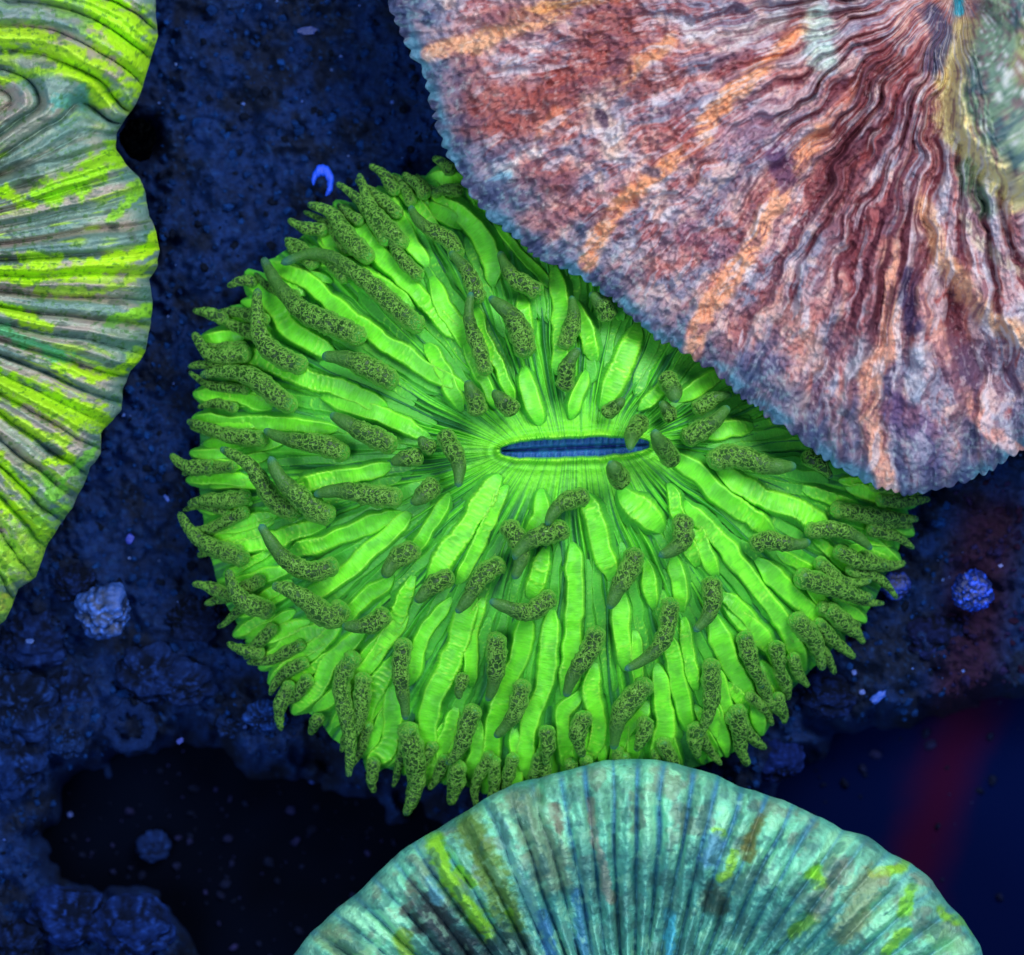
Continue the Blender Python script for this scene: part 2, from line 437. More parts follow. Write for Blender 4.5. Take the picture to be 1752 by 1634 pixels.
# septa: traced along the photo's ridges (px, py ...), half width
SEPTA = [
 ([(851, 823), (787, 922), (735, 995)], 15), ([(702, 1007), (677, 1064), (620, 1140), (592, 1178)], 12), ([(688, 892), (611, 965), (525, 1024)], 13), ([(659, 995), (590, 1055)], 12),
 ([(762, 1040), (720, 1100), (698, 1163)], 11), ([(808, 1036), (780, 1105), (737, 1200), (725, 1305)], 16), ([(823, 1030), (803, 1092), (806, 1165)], 11), ([(929, 850), (927, 886), (904, 915)], 13),
 ([(933, 952), (911, 1010)], 13), ([(904, 1062), (890, 1128), (862, 1185), (842, 1250), (832, 1340)], 14), ([(943, 1062), (933, 1153), (915, 1217), (897, 1277), (908, 1330)], 14),
 ([(979, 945), (983, 1000), (982, 1110), (966, 1180)], 14), ([(986, 1190), (965, 1225), (966, 1298)], 12), ([(1007, 858), (1025, 922), (1045, 985)], 14), ([(1066, 838), (1096, 868), (1125, 900)], 18),
 ([(1068, 1025), (1066, 1070), (1068, 1130)], 14), ([(1108, 970), (1118, 1035)], 11), ([(1021, 1139), (1014, 1188), (1027, 1241), (1007, 1300)], 13), ([(1173, 1062), (1179, 1123), (1190, 1172)], 10),
 ([(1146, 1095), (1155, 1153), (1178, 1237)], 13), ([(1129, 1155), (1138, 1218), (1131, 1305)], 14), ([(1219, 1058), (1241, 1117), (1272, 1170), (1285, 1205)], 15), ([(1250, 1045), (1285, 1075), (1315, 1115)], 14),
 ([(1231, 1165), (1250, 1232)], 9), ([(1224, 1205), (1238, 1275)], 9), ([(1293, 1196), (1302, 1238)], 12), ([(1098, 1216), (1054, 1290)], 9),
 ([(1160, 782), (1200, 815), (1247, 857), (1315, 908)], 15), ([(1243, 815), (1313, 855), (1384, 880), (1418, 905)], 16), ([(1175, 868), (1258, 955), (1313, 1021), (1350, 1080), (1372, 1135)], 13),
 ([(1300, 960), (1350, 1015), (1399, 1060), (1433, 1096)], 14), ([(1239, 1022), (1278, 1053), (1315, 1115)], 13), ([(1337, 943), (1397, 984)], 9), ([(1407, 935), (1456, 977)], 8), ([(1431, 1030), (1468, 1058)], 9),
 ([(1460, 835), (1500, 842), (1550, 857)], 12), ([(1508, 880), (1546, 906)], 10), ([(1490, 916), (1527, 957)], 9), ([(1390, 838), (1460, 862)], 9), ([(1227, 642), (1165, 683)], 12), ([(1130, 660), (1098, 694)], 10),
 ([(1285, 724), (1212, 742)], 13), ([(1083, 567), (1066, 617), (1036, 682)], 17), ([(950, 472), (960, 549), (956, 630)], 14), ([(888, 510), (905, 580)], 11), ([(900, 640), (918, 716)], 12),
 ([(747, 350), (798, 377), (833, 432), (843, 482)], 16), ([(738, 478), (768, 535), (795, 590)], 13), ([(819, 531), (833, 583), (872, 678)], 9), ([(735, 600), (783, 690)], 13), ([(860, 400), (934, 482)], 7),
 ([(992, 535), (1014, 612)], 12), ([(649, 328), (688, 383), (722, 447)], 13), ([(586, 361), (651, 434), (708, 491), (785, 575)], 13), ([(552, 385), (567, 425)], 11), ([(541, 432), (622, 468), (698, 524)], 14),
 ([(478, 458), (537, 485), (580, 528), (637, 568), (708, 617), (785, 658)], 13), ([(438, 480), (474, 525), (503, 568), (568, 607)], 15), ([(390, 540), (430, 536)], 11), ([(364, 580), (420, 574)], 11),
 ([(425, 606), (508, 642), (580, 662), (655, 700)], 14), ([(349, 671), (408, 674), (455, 692)], 12), ([(683, 316), (710, 358)], 10), ([(740, 306), (790, 303)], 11), ([(742, 358), (782, 382)], 12),
 ([(351, 720), (445, 723), (563, 735)], 11), ([(566, 678), (644, 703), (722, 742)], 13), ([(425, 774), (482, 758)], 9), ([(338, 776), (380, 780)], 10), ([(341, 822), (418, 822)], 10), ([(515, 828), (578, 816), (660, 800)], 12),
 ([(361, 906), (465, 884)], 11), ([(391, 938), (470, 920), (548, 904)], 13), ([(505, 945), (611, 905), (680, 877)], 13), ([(404, 995), (482, 973)], 10), ([(440, 1025), (482, 1003)], 9),
 ([(408, 1080), (456, 1057)], 9), ([(440, 1094), (513, 1066)], 12), ([(455, 1134), (508, 1087), (560, 1077)], 12), ([(479, 1158), (522, 1123), (575, 1080)], 12), ([(512, 1208), (546, 1165), (564, 1129), (619, 1085)], 13),
 ([(604, 1167), (647, 1114), (694, 1053)], 12), ([(612, 1280), (626, 1203), (670, 1130)], 14), ([(645, 1304), (668, 1265), (673, 1180)], 14), ([(760, 1334), (763, 1277), (780, 1215)], 11), ([(738, 1328), (744, 1280)], 10),
 ([(808, 1326), (819, 1246)], 12), ([(879, 1344), (880, 1260)], 11), ([(1000, 640), (985, 700)], 10), ([(1150, 850), (1190, 960)], 11), ([(1190, 900), (1225, 980)], 11), ([(860, 850), (820, 930), (790, 990)], 10),
 ([(760, 860), (700, 950)], 10), ([(845, 690), (800, 600)], 9), ([(1040, 480), (1060, 540)], 11), ([(1150, 960), (1165, 1040)], 12), ([(1085, 1090), (1095, 1200)], 9), ([(540, 830), (470, 850)], 9),
]
NT_ = len(SEPTA)
# short outer septa that close the rim
for k in range(110):
    a = math.radians(-180 + k * 360 / 110 + rnd.uniform(-1, 1)); R0 = float(outR(a))
    p0 = R0 * rnd.uniform(.80, .90); p1 = R0 * rnd.uniform(.95, 1.01); da = rnd.uniform(-.03, .03)
    SEPTA.append(([(MC[0] + p0 * math.cos(a + da), MC[1] - p0 * math.sin(a + da)), (MC[0] + p1 * math.cos(a), MC[1] - p1 * math.sin(a))], rnd.uniform(6.5, 10.5)))

def septum(pts, hw, k, dim=False):
    if k < NT_:                                  # let the traced ones run on a little at both ends
        (x0, y0), (x1, y1) = pts[0], pts[1]; d = math.dist(pts[0], pts[1]); e = rnd.uniform(8, 26); pts = [(x0 - (x1 - x0) / d * e, y0 - (y1 - y0) / d * e)] + list(pts)
        (x0, y0), (x1, y1) = pts[-1], pts[-2]; d = math.dist(pts[-1], pts[-2]); e = rnd.uniform(8, 22); pts = list(pts) + [(x0 - (x1 - x0) / d * e, y0 - (y1 - y0) / d * e)]
    c, L = interp_poly(pts, max(26, int(math.dist(pts[0], pts[-1]) / 3.2))); n = len(c)
    s = np.linspace(0, 1, n); S = s * L
    T = np.gradient(c, axis=0); T /= np.linalg.norm(T, axis=1)[:, None] + 1e-9; N = np.stack([-T[:, 1], T[:, 0]], -1)
    c = c + N * ((fbm(S / 45 + k * 7, 0 * S, 2, 2) - .5) * 13)[:, None]
    tl = min(hw * 3.2, L * .46)
    tp = np.clip(np.minimum(S, L - S) / tl, 0, 1); tp = np.sin(tp * np.pi / 2)
    wid = hw * 1.12 * (.14 + .86 * tp ** .8) * (1 + .45 * (fbm(S / 26 + k * 3, 0 * S, 4, 2) - .5))
    # crescent folds: a saw-like swelling repeated unevenly along the ribbon
    ph = S / (9.5 + 3 * math.sin(k)) + 1.6 * fbm(S / 30 + k, 0 * S, 5, 2)
    fold = sm(.42, .7, fbm(S / 55 + k * 1.7, 0 * S, 1, 2))
    prof_x = np.array([-1.7, -1.3, -1.06, -1, -.88, -.7, -.35, 0, .35, .7, .88, 1, 1.06, 1.3, 1.7])
    tilt = .22 * math.sin(k * 2.3)
    prof_z = np.array([-.25, .10, .55, .86, 1., .98, .92, .9, .92, .98, 1., .86, .55, .10, -.25]) + tilt * np.clip(prof_x, -1, 1)
    m = len(prof_x)
    SS, AA = np.meshgrid(np.arange(n), prof_x, indexing='ij')
    sawg = ((ph[:, None] + .45 * AA ** 2 * (np.abs(AA) < 1.1)) % 1.0)
    r = 1 + (.22 * (sawg ** 2 - .3)) * fold[:, None] + .16 * (fbm(S[:, None] / 8 + k * 5, AA * 1.3, 3, 2) - .5)
    lat = wid[:, None] * AA * (1 + (r - 1) * .35)
    px = c[:, 0][:, None] + N[:, 0][:, None] * lat; py = c[:, 1][:, None] + N[:, 1][:, None] * lat
    zb, _ = dome(c[:, 0], c[:, 1])
    ht = (.045 if dim else .08 + .12 * hw / 13.) * tp ** .8 * (1 + .3 * (fbm(S / 30 + k, 0 * S, 6, 2) - .5))
    z = zb[:, None] + .02 + (ht[:, None]) * prof_z[None] * r
    X, Y, Z = W(px, py, z)
    base = np.array([126, 238, 48.]) if not dim else np.array([82, 182, 52.])
    base = base + rnd.uniform(-1, 1) * np.array([12, 14, 8.])
    C = np.zeros(px.shape + (3,)) + base
    C = mixc(C, [98, 190, 54], sm(.58, .34, fbm(S[:, None] / 26 + k, AA, 2, 3)) * .6)
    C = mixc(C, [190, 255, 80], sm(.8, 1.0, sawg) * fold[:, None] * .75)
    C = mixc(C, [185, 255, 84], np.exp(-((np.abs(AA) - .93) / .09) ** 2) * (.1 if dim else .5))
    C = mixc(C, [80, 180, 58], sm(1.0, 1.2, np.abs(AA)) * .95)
    C = mixc(C, [84, 192, 58], np.broadcast_to((1 - tp)[:, None] ** 1.5, px.shape) * .8)
    uv = np.stack([np.broadcast_to((S / 26)[:, None], px.shape) + k * 3.1, AA * .6], -1).reshape(-1, 2)
    return mesh_obj("septum", np.stack([X, Y, Z], -1).reshape(-1, 3), grid_faces(n, m), M_sept, pc, col=C.reshape(-1, 3), uv=uv)
NB = len(SEPTA)
for k in range(96):                         # low dull septa that fill the gaps between the tall ones
    a = 2 * math.pi * (k + rnd.uniform(-.3, .3)) / 96; t0 = rnd.uniform(.22, .5); t1 = min(.97, t0 + rnd.uniform(.3, .5)); q = []
    ex, ey = 984 + 124 * math.cos(a), 766 - 16 * math.sin(a); R0 = float(outR(a))
    for t in np.linspace(t0, t1, 4): q.append((ex + (MC[0] + R0 * math.cos(a) - ex) * t, ey + (MC[1] - R0 * math.sin(a) - ey) * t))
    SEPTA.append((q, rnd.uniform(6, 9)))
for k, (p, w) in enumerate(SEPTA): septum(p, w, k, k >= NB)

# tentacles: base first, tip last; half width; lift of the tip
TENT = [
 ([(680, 334), (655, 305), (634, 280)], 13, .0), ([(694, 425), (651, 368), (608, 300)], 16, .1), ([(665, 420), (617, 350), (577, 311)], 14, .1), ([(637, 448), (594, 411), (565, 366), (528, 346)], 17, .1),
 ([(560, 400), (537, 388), (491, 380)], 13, 0), ([(725, 562), (651, 517), (594, 483), (537, 440), (488, 436)], 20, .15), ([(625, 584), (580, 554), (537, 525), (494, 491), (440, 454)], 20, .15),
 ([(440, 488), (423, 483), (388, 488)], 11, 0), ([(525, 630), (485, 611), (451, 568), (434, 497)], 18, .35), ([(682, 656), (608, 622), (551, 608)], 21, .2), ([(390, 552), (365, 540), (330, 530)], 13, 0),
 ([(431, 606), (366, 602), (328, 574)], 17, 0), ([(508, 700), (423, 657), (346, 631)], 20, .1), ([(785, 445), (765, 400), (694, 360)], 18, .2), ([(775, 300), (765, 288), (740, 270)], 12, 0), ([(732, 340), (715, 315), (688, 297)], 14, .05),
 ([(795, 328), (765, 326), (738, 330)], 12, .1), ([(822, 520), (800, 470), (770, 430)], 17, .25), ([(832, 644), (822, 590), (806, 540), (800, 500)], 16, .2), ([(905, 612), (870, 549), (843, 504)], 21, .25),
 ([(925, 506), (887, 470), (850, 435)], 18, .15), ([(968, 600), (973, 549), (985, 507)], 15, .1), ([(963, 670), (975, 632), (990, 595)], 17, .25), ([(1045, 550), (1035, 525), (1010, 500)], 20, .25), ([(822, 712), (812, 680), (800, 650)], 18, .2),
 ([(885, 706), (865, 688), (843, 668)], 18, .2), ([(1032, 712), (1048, 698), (1068, 680)], 15, .2), ([(1135, 640), (1148, 665), (1160, 688)], 19, .35), ([(1100, 715), (1088, 740), (1075, 770)], 17, .7), ([(1150, 795), (1138, 765), (1118, 735)], 18, .8),
 ([(1165, 755), (1200, 735), (1248, 697)], 19, .35), ([(1150, 720), (1140, 700), (1128, 688)], 15, .2), ([(1185, 705), (1215, 688), (1250, 672)], 15, .3), ([(1215, 800), (1235, 780), (1280, 775), (1362, 805)], 23, .35), ([(1372, 775), (1400, 795), (1425, 816)], 17, .15),
 ([(1283, 937), (1320, 917), (1387, 935)], 18, .3), ([(1376, 905), (1430, 913), (1493, 935)], 17, .3), ([(1358, 986), (1423, 1002), (1492, 1027)], 19, .1), ([(1420, 872), (1490, 882), (1572, 890)], 16, 0), ([(1480, 905), (1530, 922), (1565, 937)], 13, 0),
 ([(1425, 940), (1470, 955), (1515, 972)], 15, .1), ([(1218, 985), (1210, 1035), (1193, 1082)], 19, .3), ([(1412, 1038), (1445, 1060), (1468, 1092)], 16, 0), ([(1355, 1050), (1385, 1098), (1412, 1145)], 19, .05), ([(1268, 1080), (1288, 1130), (1302, 1178)], 18, .1),
 ([(1326, 1095), (1337, 1160)], 15, .05), ([(1216, 1125), (1212, 1195), (1200, 1262)], 18, .1), ([(1258, 1205), (1272, 1255), (1276, 1312)], 19, -.1), ([(1325, 1185), (1335, 1210), (1345, 1238)], 13, -.1), ([(1395, 955), (1440, 985), (1488, 1000)], 15, .05),
 ([(370, 802), (330, 795), (290, 780)], 14, 0), ([(460, 752), (380, 746), (320, 716)], 16, 0), ([(680, 765), (611, 733), (565, 708)], 22, .25), ([(598, 781), (545, 756), (450, 740)], 18, .15), ([(515, 882), (465, 859), (422, 806), (383, 760)], 19, .5),
 ([(575, 884), (545, 870), (508, 832), (455, 789)], 20, .5), ([(690, 852), (611, 855), (538, 836)], 20, .25), ([(757, 737), (772, 775), (790, 832)], 19, .5), ([(725, 780), (700, 785), (668, 792)], 16, .15), ([(752, 828), (728, 843), (703, 862)], 19, .3),
 ([(580, 965), (535, 975), (485, 948), (442, 902)], 20, .6), ([(715, 932), (690, 955), (655, 987)], 20, .3), ([(425, 963), (363, 925), (300, 885)], 18, 0), ([(592, 1033), (560, 1062), (512, 1034), (469, 991)], 21, .6), ([(470, 1050), (422, 1024), (386, 978)], 19, .4),
 ([(395, 1023), (365, 1010), (330, 996)], 14, 0), ([(664, 1042), (636, 1066), (585, 1071)], 18, .3), ([(778, 985), (740, 998), (710, 1030)], 19, .3), ([(430, 845), (380, 860), (320, 858)], 17, 0), ([(905, 812), (888, 830)], 0, .3),
 ([(1008, 845), (975, 862), (931, 893)], 18, .3), ([(864, 890), (882, 930), (886, 990)], 18, .35), ([(974, 902), (923, 922), (876, 953)], 20, .35), ([(864, 960), (825, 985), (782, 1050)], 20, .3), ([(951, 1018), (903, 1044), (837, 1030)], 18, .35),
 ([(1085, 935), (1078, 985), (1037, 1040)], 20, .35), ([(1171, 880), (1160, 922), (1131, 954)], 18, .3), ([(1068, 830), (1052, 808), (1043, 788)], 19, .5), ([(1151, 1022), (1128, 1085), (1078, 1152)], 18, .35), ([(1022, 1070), (1010, 1123), (963, 1190)], 18, .3),
 ([(850, 1080), (848, 1140), (835, 1200)], 19, .15), ([(898, 1162), (879, 1218), (847, 1262)], 19, .2), ([(1110, 1160), (1070, 1218), (1045, 1280)], 20, .2), ([(933, 1240), (935, 1308)], 17, .1), ([(1000, 1215), (992, 1295)], 17, .1), ([(1108, 1225), (1088, 1285)], 16, .1),
 ([(1188, 1235), (1192, 1298)], 17, .05), ([(610, 1115), (580, 1170), (594, 1262), (600, 1330)], 17, .25), ([(690, 1090), (683, 1155), (696, 1232)], 18, .3), ([(793, 1150), (784, 1196)], 14, .2), ([(815, 1205), (790, 1250), (770, 1310)], 18, .15), ([(640, 1295), (638, 1357)], 13, -.1),
 ([(695, 1235), (700, 1300), (703, 1395)], 20, -.05), ([(500, 1165), (486, 1200), (477, 1250)], 14, -.1), ([(454, 1118), (420, 1112), (388, 1100)], 14, -.1), ([(785, 1300), (772, 1378)], 18, -.1), ([(548, 1220), (533, 1258)], 13, -.1), ([(625, 1150), (612, 1210), (605, 1270)], 15, .1),
 ([(1000, 720), (1012, 690)], 0, 0), ([(745, 770), (715, 750)], 16, .15), ([(600, 480), (560, 450), (530, 425)], 15, .0), ([(720, 480), (690, 440), (660, 390)], 14, .0),
]
for k in range(118):                         # short fringe tentacles hanging out below the rim
    a = math.radians(-180 + k * 360 / 118 + rnd.uniform(-2, 2))
    R0 = float(outR(a)); x1 = MC[0] + R0 * 1.05 * math.cos(a); y1 = MC[1] - R0 * 1.05 * math.sin(a)
    if min(math.hypot(x1 - t[0][-1][0], y1 - t[0][-1][1]) for t in TENT) < 15: continue
    r0 = R0 * rnd.uniform(.87, .93); r1 = R0 + rnd.uniform(10, 40); da = rnd.uniform(-.04, .04)
    TENT.append(([(MC[0] + r0 * math.cos(a), MC[1] - r0 * math.sin(a)), (MC[0] + r1 * math.cos(a + da), MC[1] - r1 * math.sin(a + da))], rnd.uniform(9.5, 14), -.1))

def tentacle(pts, hw, lift, k):
    if hw == 0: return
    c, L = interp_poly(pts, max(30, int(math.dist(pts[0], pts[-1]) / 2.6))); n = len(c)
    s = np.linspace(0, 1, n); S = s * L; hw = hw * (.90 + .16 * (k * .618 % 1))
    bow = L * .16 * math.sin(k * 2.7 + 1) * (1 if L > 70 else .6)
    T0 = c[-1] - c[0]; T0 = T0 / np.linalg.norm(T0); c = c + np.array([-T0[1], T0[0]]) * (bow * np.sin(s * np.pi * 1.15) * s)[:, None]
    c = c + np.array([-T0[1], T0[0]]) * (5 * (fbm(s * 3 + k, s * 0, 2, 2) - .5))[:, None]
    rad = hw * (.90 + .16 * (fbm(s * 3.5 + k * 2.1, s * 0, 3, 2) - .5) + .06 * np.sin(s * 6)) * (1 - .62 * np.clip((s - .38) / .62, 0, 1) ** 1.7)
    cap = np.sqrt(np.clip(1 - (1 - np.clip(S / (hw * .9), 0, 1)) ** 2, 0, 1)); cap2 = np.sqrt(np.clip(1 - (1 - np.clip((L - S) / (hw * .45), 0, 1)) ** 2, 0, 1))
    rad = rad * np.maximum(cap, .03) * np.maximum(cap2, .03)
    zb, tr = dome(c[:, 0], c[:, 1])
    sp_ = .16 + hw * .011
    z = zb + sp_ + lift * sm(0, 1, s) + .05 * np.sin(s * np.pi)
    if lift > 0:   # straight-ish rise, never sinking with the dome
        z = np.maximum(z, np.interp(s, [0, 1], [z[0], z[-1]]))
    x, y, zz = W(c[:, 0], c[:, 1], z)
    C3 = np.stack([x, y, zz], -1); T = np.gradient(C3, axis=0); T /= np.linalg.norm(T, axis=1)[:, None] + 1e-9
    up = np.array([0, 0, 1.]); Nn = np.cross(up, T); Nn /= np.linalg.norm(Nn, axis=1)[:, None] + 1e-9; B = np.cross(T, Nn)
    m = 18; A = np.linspace(0, 2 * np.pi, m, endpoint=False)
    spk = sm(.78, .5, s) if tr[0] < .72 else sm(1.06, .86, s)
    bump = (fbm(S[:, None] / 4.5 + k * 9, A[None] * 2.2, k, 2) - .5)
    rr = (rad[:, None] * .01) * (1 + .30 * bump * spk[:, None]) * (1 + .05 * np.sin(S[:, None] / 5 + A * 0))
    V = C3[:, None, :] + rr[..., None] * (np.cos(A)[None, :, None] * Nn[:, None, :] + np.sin(A)[None, :, None] * B[:, None, :])
    V = V.transpose(1, 0, 2)                     # (m, n, 3)
    cc = np.zeros((m, n, 3)) + np.array([34, 72, 16.]) + rnd.uniform(-1, 1) * np.array([6, 10, 3.])
    sb = np.broadcast_to(s, (m, n))
    cc = mixc(cc, [72, 126, 46], sm(.5, .85, sb) * (.8 if tr[0] < .72 else .3))
    cc = mixc(cc, [58, 128, 128], sm(.9, .985, sb) * (.75 if tr[0] < .9 else .35))
    cc = mixc(cc, [84, 200, 52], sm(.16, .0, sb) * .75)   # pale translucent base end
    deep = sm(.93, 1.06, tr)                              # rim tentacles are duller
    cc = mixc(cc, [36, 62, 40], np.broadcast_to(deep, (m, n)) * .6)
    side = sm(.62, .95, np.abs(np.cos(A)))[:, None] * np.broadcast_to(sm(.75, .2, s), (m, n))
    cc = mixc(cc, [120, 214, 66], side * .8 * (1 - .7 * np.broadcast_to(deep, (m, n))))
    o = mesh_obj("tentacle", V.reshape(-1, 3), grid_faces(m, n, True), M_tent, pc, col=cc.reshape(-1, 3))
    at = o.data.attributes.new("speckle", 'FLOAT', 'POINT'); at.data.foreach_set("value", np.broadcast_to((.15 + .85 * spk), (m, n)).astype(np.float32).ravel())
for k, (p, w, l) in enumerate(TENT): tentacle(p, w, l, k)

# ------------------------------------------------------------------ folded corals round it
def polar_coral(name, centre, outline, label, mat, hfun, cfun, edge_z, angs, nr, rstart, curl, teeth, parent_z, sk=None):
    root = thing(name, W(centre[0], centre[1], parent_z), label, "coral")
    a_ = np.array([math.atan2(-(y - centre[1]), x - centre[0]) for x, y in outline]) ; r_ = np.array([math.hypot(x - centre[0], y - centre[1]) for x, y in outline])
    o_ = np.argsort(a_); a_ = a_[o_]; r_ = r_[o_]
    def R(a): return np.interp((a + np.pi) % (2 * np.pi) - np.pi, np.r_[a_[-1] - 2 * np.pi, a_, a_[0] + 2 * np.pi], np.r_[r_[-1], r_, r_[0]])
    rr = np.r_[0.001, np.linspace(rstart, 1, nr)]
    nc = 12; c_in = 1 - np.linspace(.0, 1, nc) ** 1.5 * curl   # rolled-under edge
    A, RR = np.meshgrid(angs, np.r_[rr, c_in[1:]], indexing='ij')
    edge = R(A) + teeth(A) * sm(.9, 1, RR)
    px = centre[0] + edge * RR * np.cos(A); py = centre[1] - edge * RR * np.sin(A)
    z = hfun(px, py, A, RR)
    under = np.zeros(A.shape); under[:, len(rr):] = np.linspace(0, 1, nc)[1:] ** .6
    z = np.where(under > 0, edge_z(px, py, A) - under * .95, z)
    C = cfun(px, py, A, RR, z)
    X, Y, Z = W(px, py, z)
    mesh_obj("flesh", np.stack([X, Y, Z], -1).reshape(-1, 3), grid_faces(len(angs), A.shape[1], True), mat, root, col=C.reshape(-1, 3))
    if sk: skeleton(root, *sk)
    return root, R

def ang_list(lo, hi, nvis, nhid):
    """dense between lo and hi degrees, sparse elsewhere"""
    return np.radians(np.r_[np.linspace(lo, hi, nvis, endpoint=False), np.linspace(hi, lo + 360, nhid, endpoint=False)])

# --- pink coral, upper right
PC = (1640., -30.)
POUT = [(660, -20), (672, 20), (695, 60), (720, 112), (732, 150), (745, 195), (757, 235), (775, 275), (800, 318), (830, 360), (880, 402), (930, 442), (1000, 474), (1055, 512), (1085, 545), (1130, 580), (1185, 605), (1240, 645),
        (1290, 690), (1335, 722), (1390, 765), (1440, 800), (1500, 832), (1555, 847), (1620, 835), (1680, 806), (1752, 765), (1900, 680), (2060, 480), (2120, 150), (2050, -300), (1850, -600), (1500, -700), (1100, -600), (800, -350), (690, -120)]
LOBE = [(1662, 20), (1630, 110), (1622, 170), (1630, 223), (1680, 288), (1752, 338), (1950, 360), (2000, -200), (1700, -120)]
def p_lobe(px, py): return np.where(inside(px, py, LOBE), 1, -1) * seg_dist(px, py, LOBE + [LOBE[0]])
def p_warp(px, py, a=40., w=46.):
    wx = px + a * (fbm(px / w, py / w, 5, 2) - .5); wy = py + a * (fbm(px / w, py / w, 7, 2) - .5)
    return np.arctan2(-(wy - PC[1]), wx - PC[0])
def p_rib(A, RR):
    w = fbm(A * 7, RR * 3, 1, 2)
    return (np.sin(A * 52 + w * 9) * .5 + .5) * .6 * (.5 + vn(A * 20, RR * 3, 4)) + (np.sin(A * 115 + w * 16) * .5 + .5) * .3
def p_edge(px, py, A): return 1.02 + .10 * np.sin(A * 9) + .12 * (fbm(A * 22, A * 0, 3, 2) - .5)
def p_h(px, py, A, RR):
    A0 = A; A = p_warp(px, py, 40.)
    e = p_edge(px, py, A0)
    prof = 1.25 * (1 - np.clip(RR, 0, 1) ** 3.2)
    z = e + prof * sm(0, .5, RR + .25) - .15
    z = z - .9 * np.exp(-(RR / .16) ** 2)                                 # sunk centre
    z = z + .15 * sm(0.9, 1, RR) * 1.0
    # deep fold that runs down from the centre, and the raised lobe right of it
    fold = seg_dist(px, py, [(1640, 0), (1600, 150), (1575, 330), (1600, 460), (1660, 570), (1720, 680)])
    z = z - .55 * np.exp(-(fold / 34) ** 2) * sm(1.0, .75, RR)
    lobe = seg_dist(px, py, [(1700, 60), (1740, 200), (1790, 300)]); z = z + .3 * sm(150, 20, lobe)
    roll = seg_dist(px, py, [(1575, 350), (1625, 460), (1700, 540), (1752, 580)]); z = z + .18 * np.exp(-(roll / 22) ** 2)
    z = z - .05 * sm(.97, 1.0, RR) + .04 * (p_tooth(A0) - .5) * sm(.88, .97, RR)
    rough = (fbm(px / 12, py / 12, 2, 3) - .5)
    al = (fbm(A * 26, RR * 8, 4, 3) - .5); lob = p_lobe(px, py)
    amp = sm(.05, .25, RR) * (1 - .55 * sm(.93, 1, RR))
    smoothness = .45 + .55 * sm(1350, 1100, px); z = z + .55 * sm(-8, 22, lob)
    z = z + amp * ((.10 + .26 * sm(1180, 1450, px)) * (p_rib(A, RR) - .45) * sm(10, -10, lob) + .22 * al + .30 * rough * smoothness) + .10 * (fbm(px / 5, py / 5, 5, 2) - .5) * amp
    return z
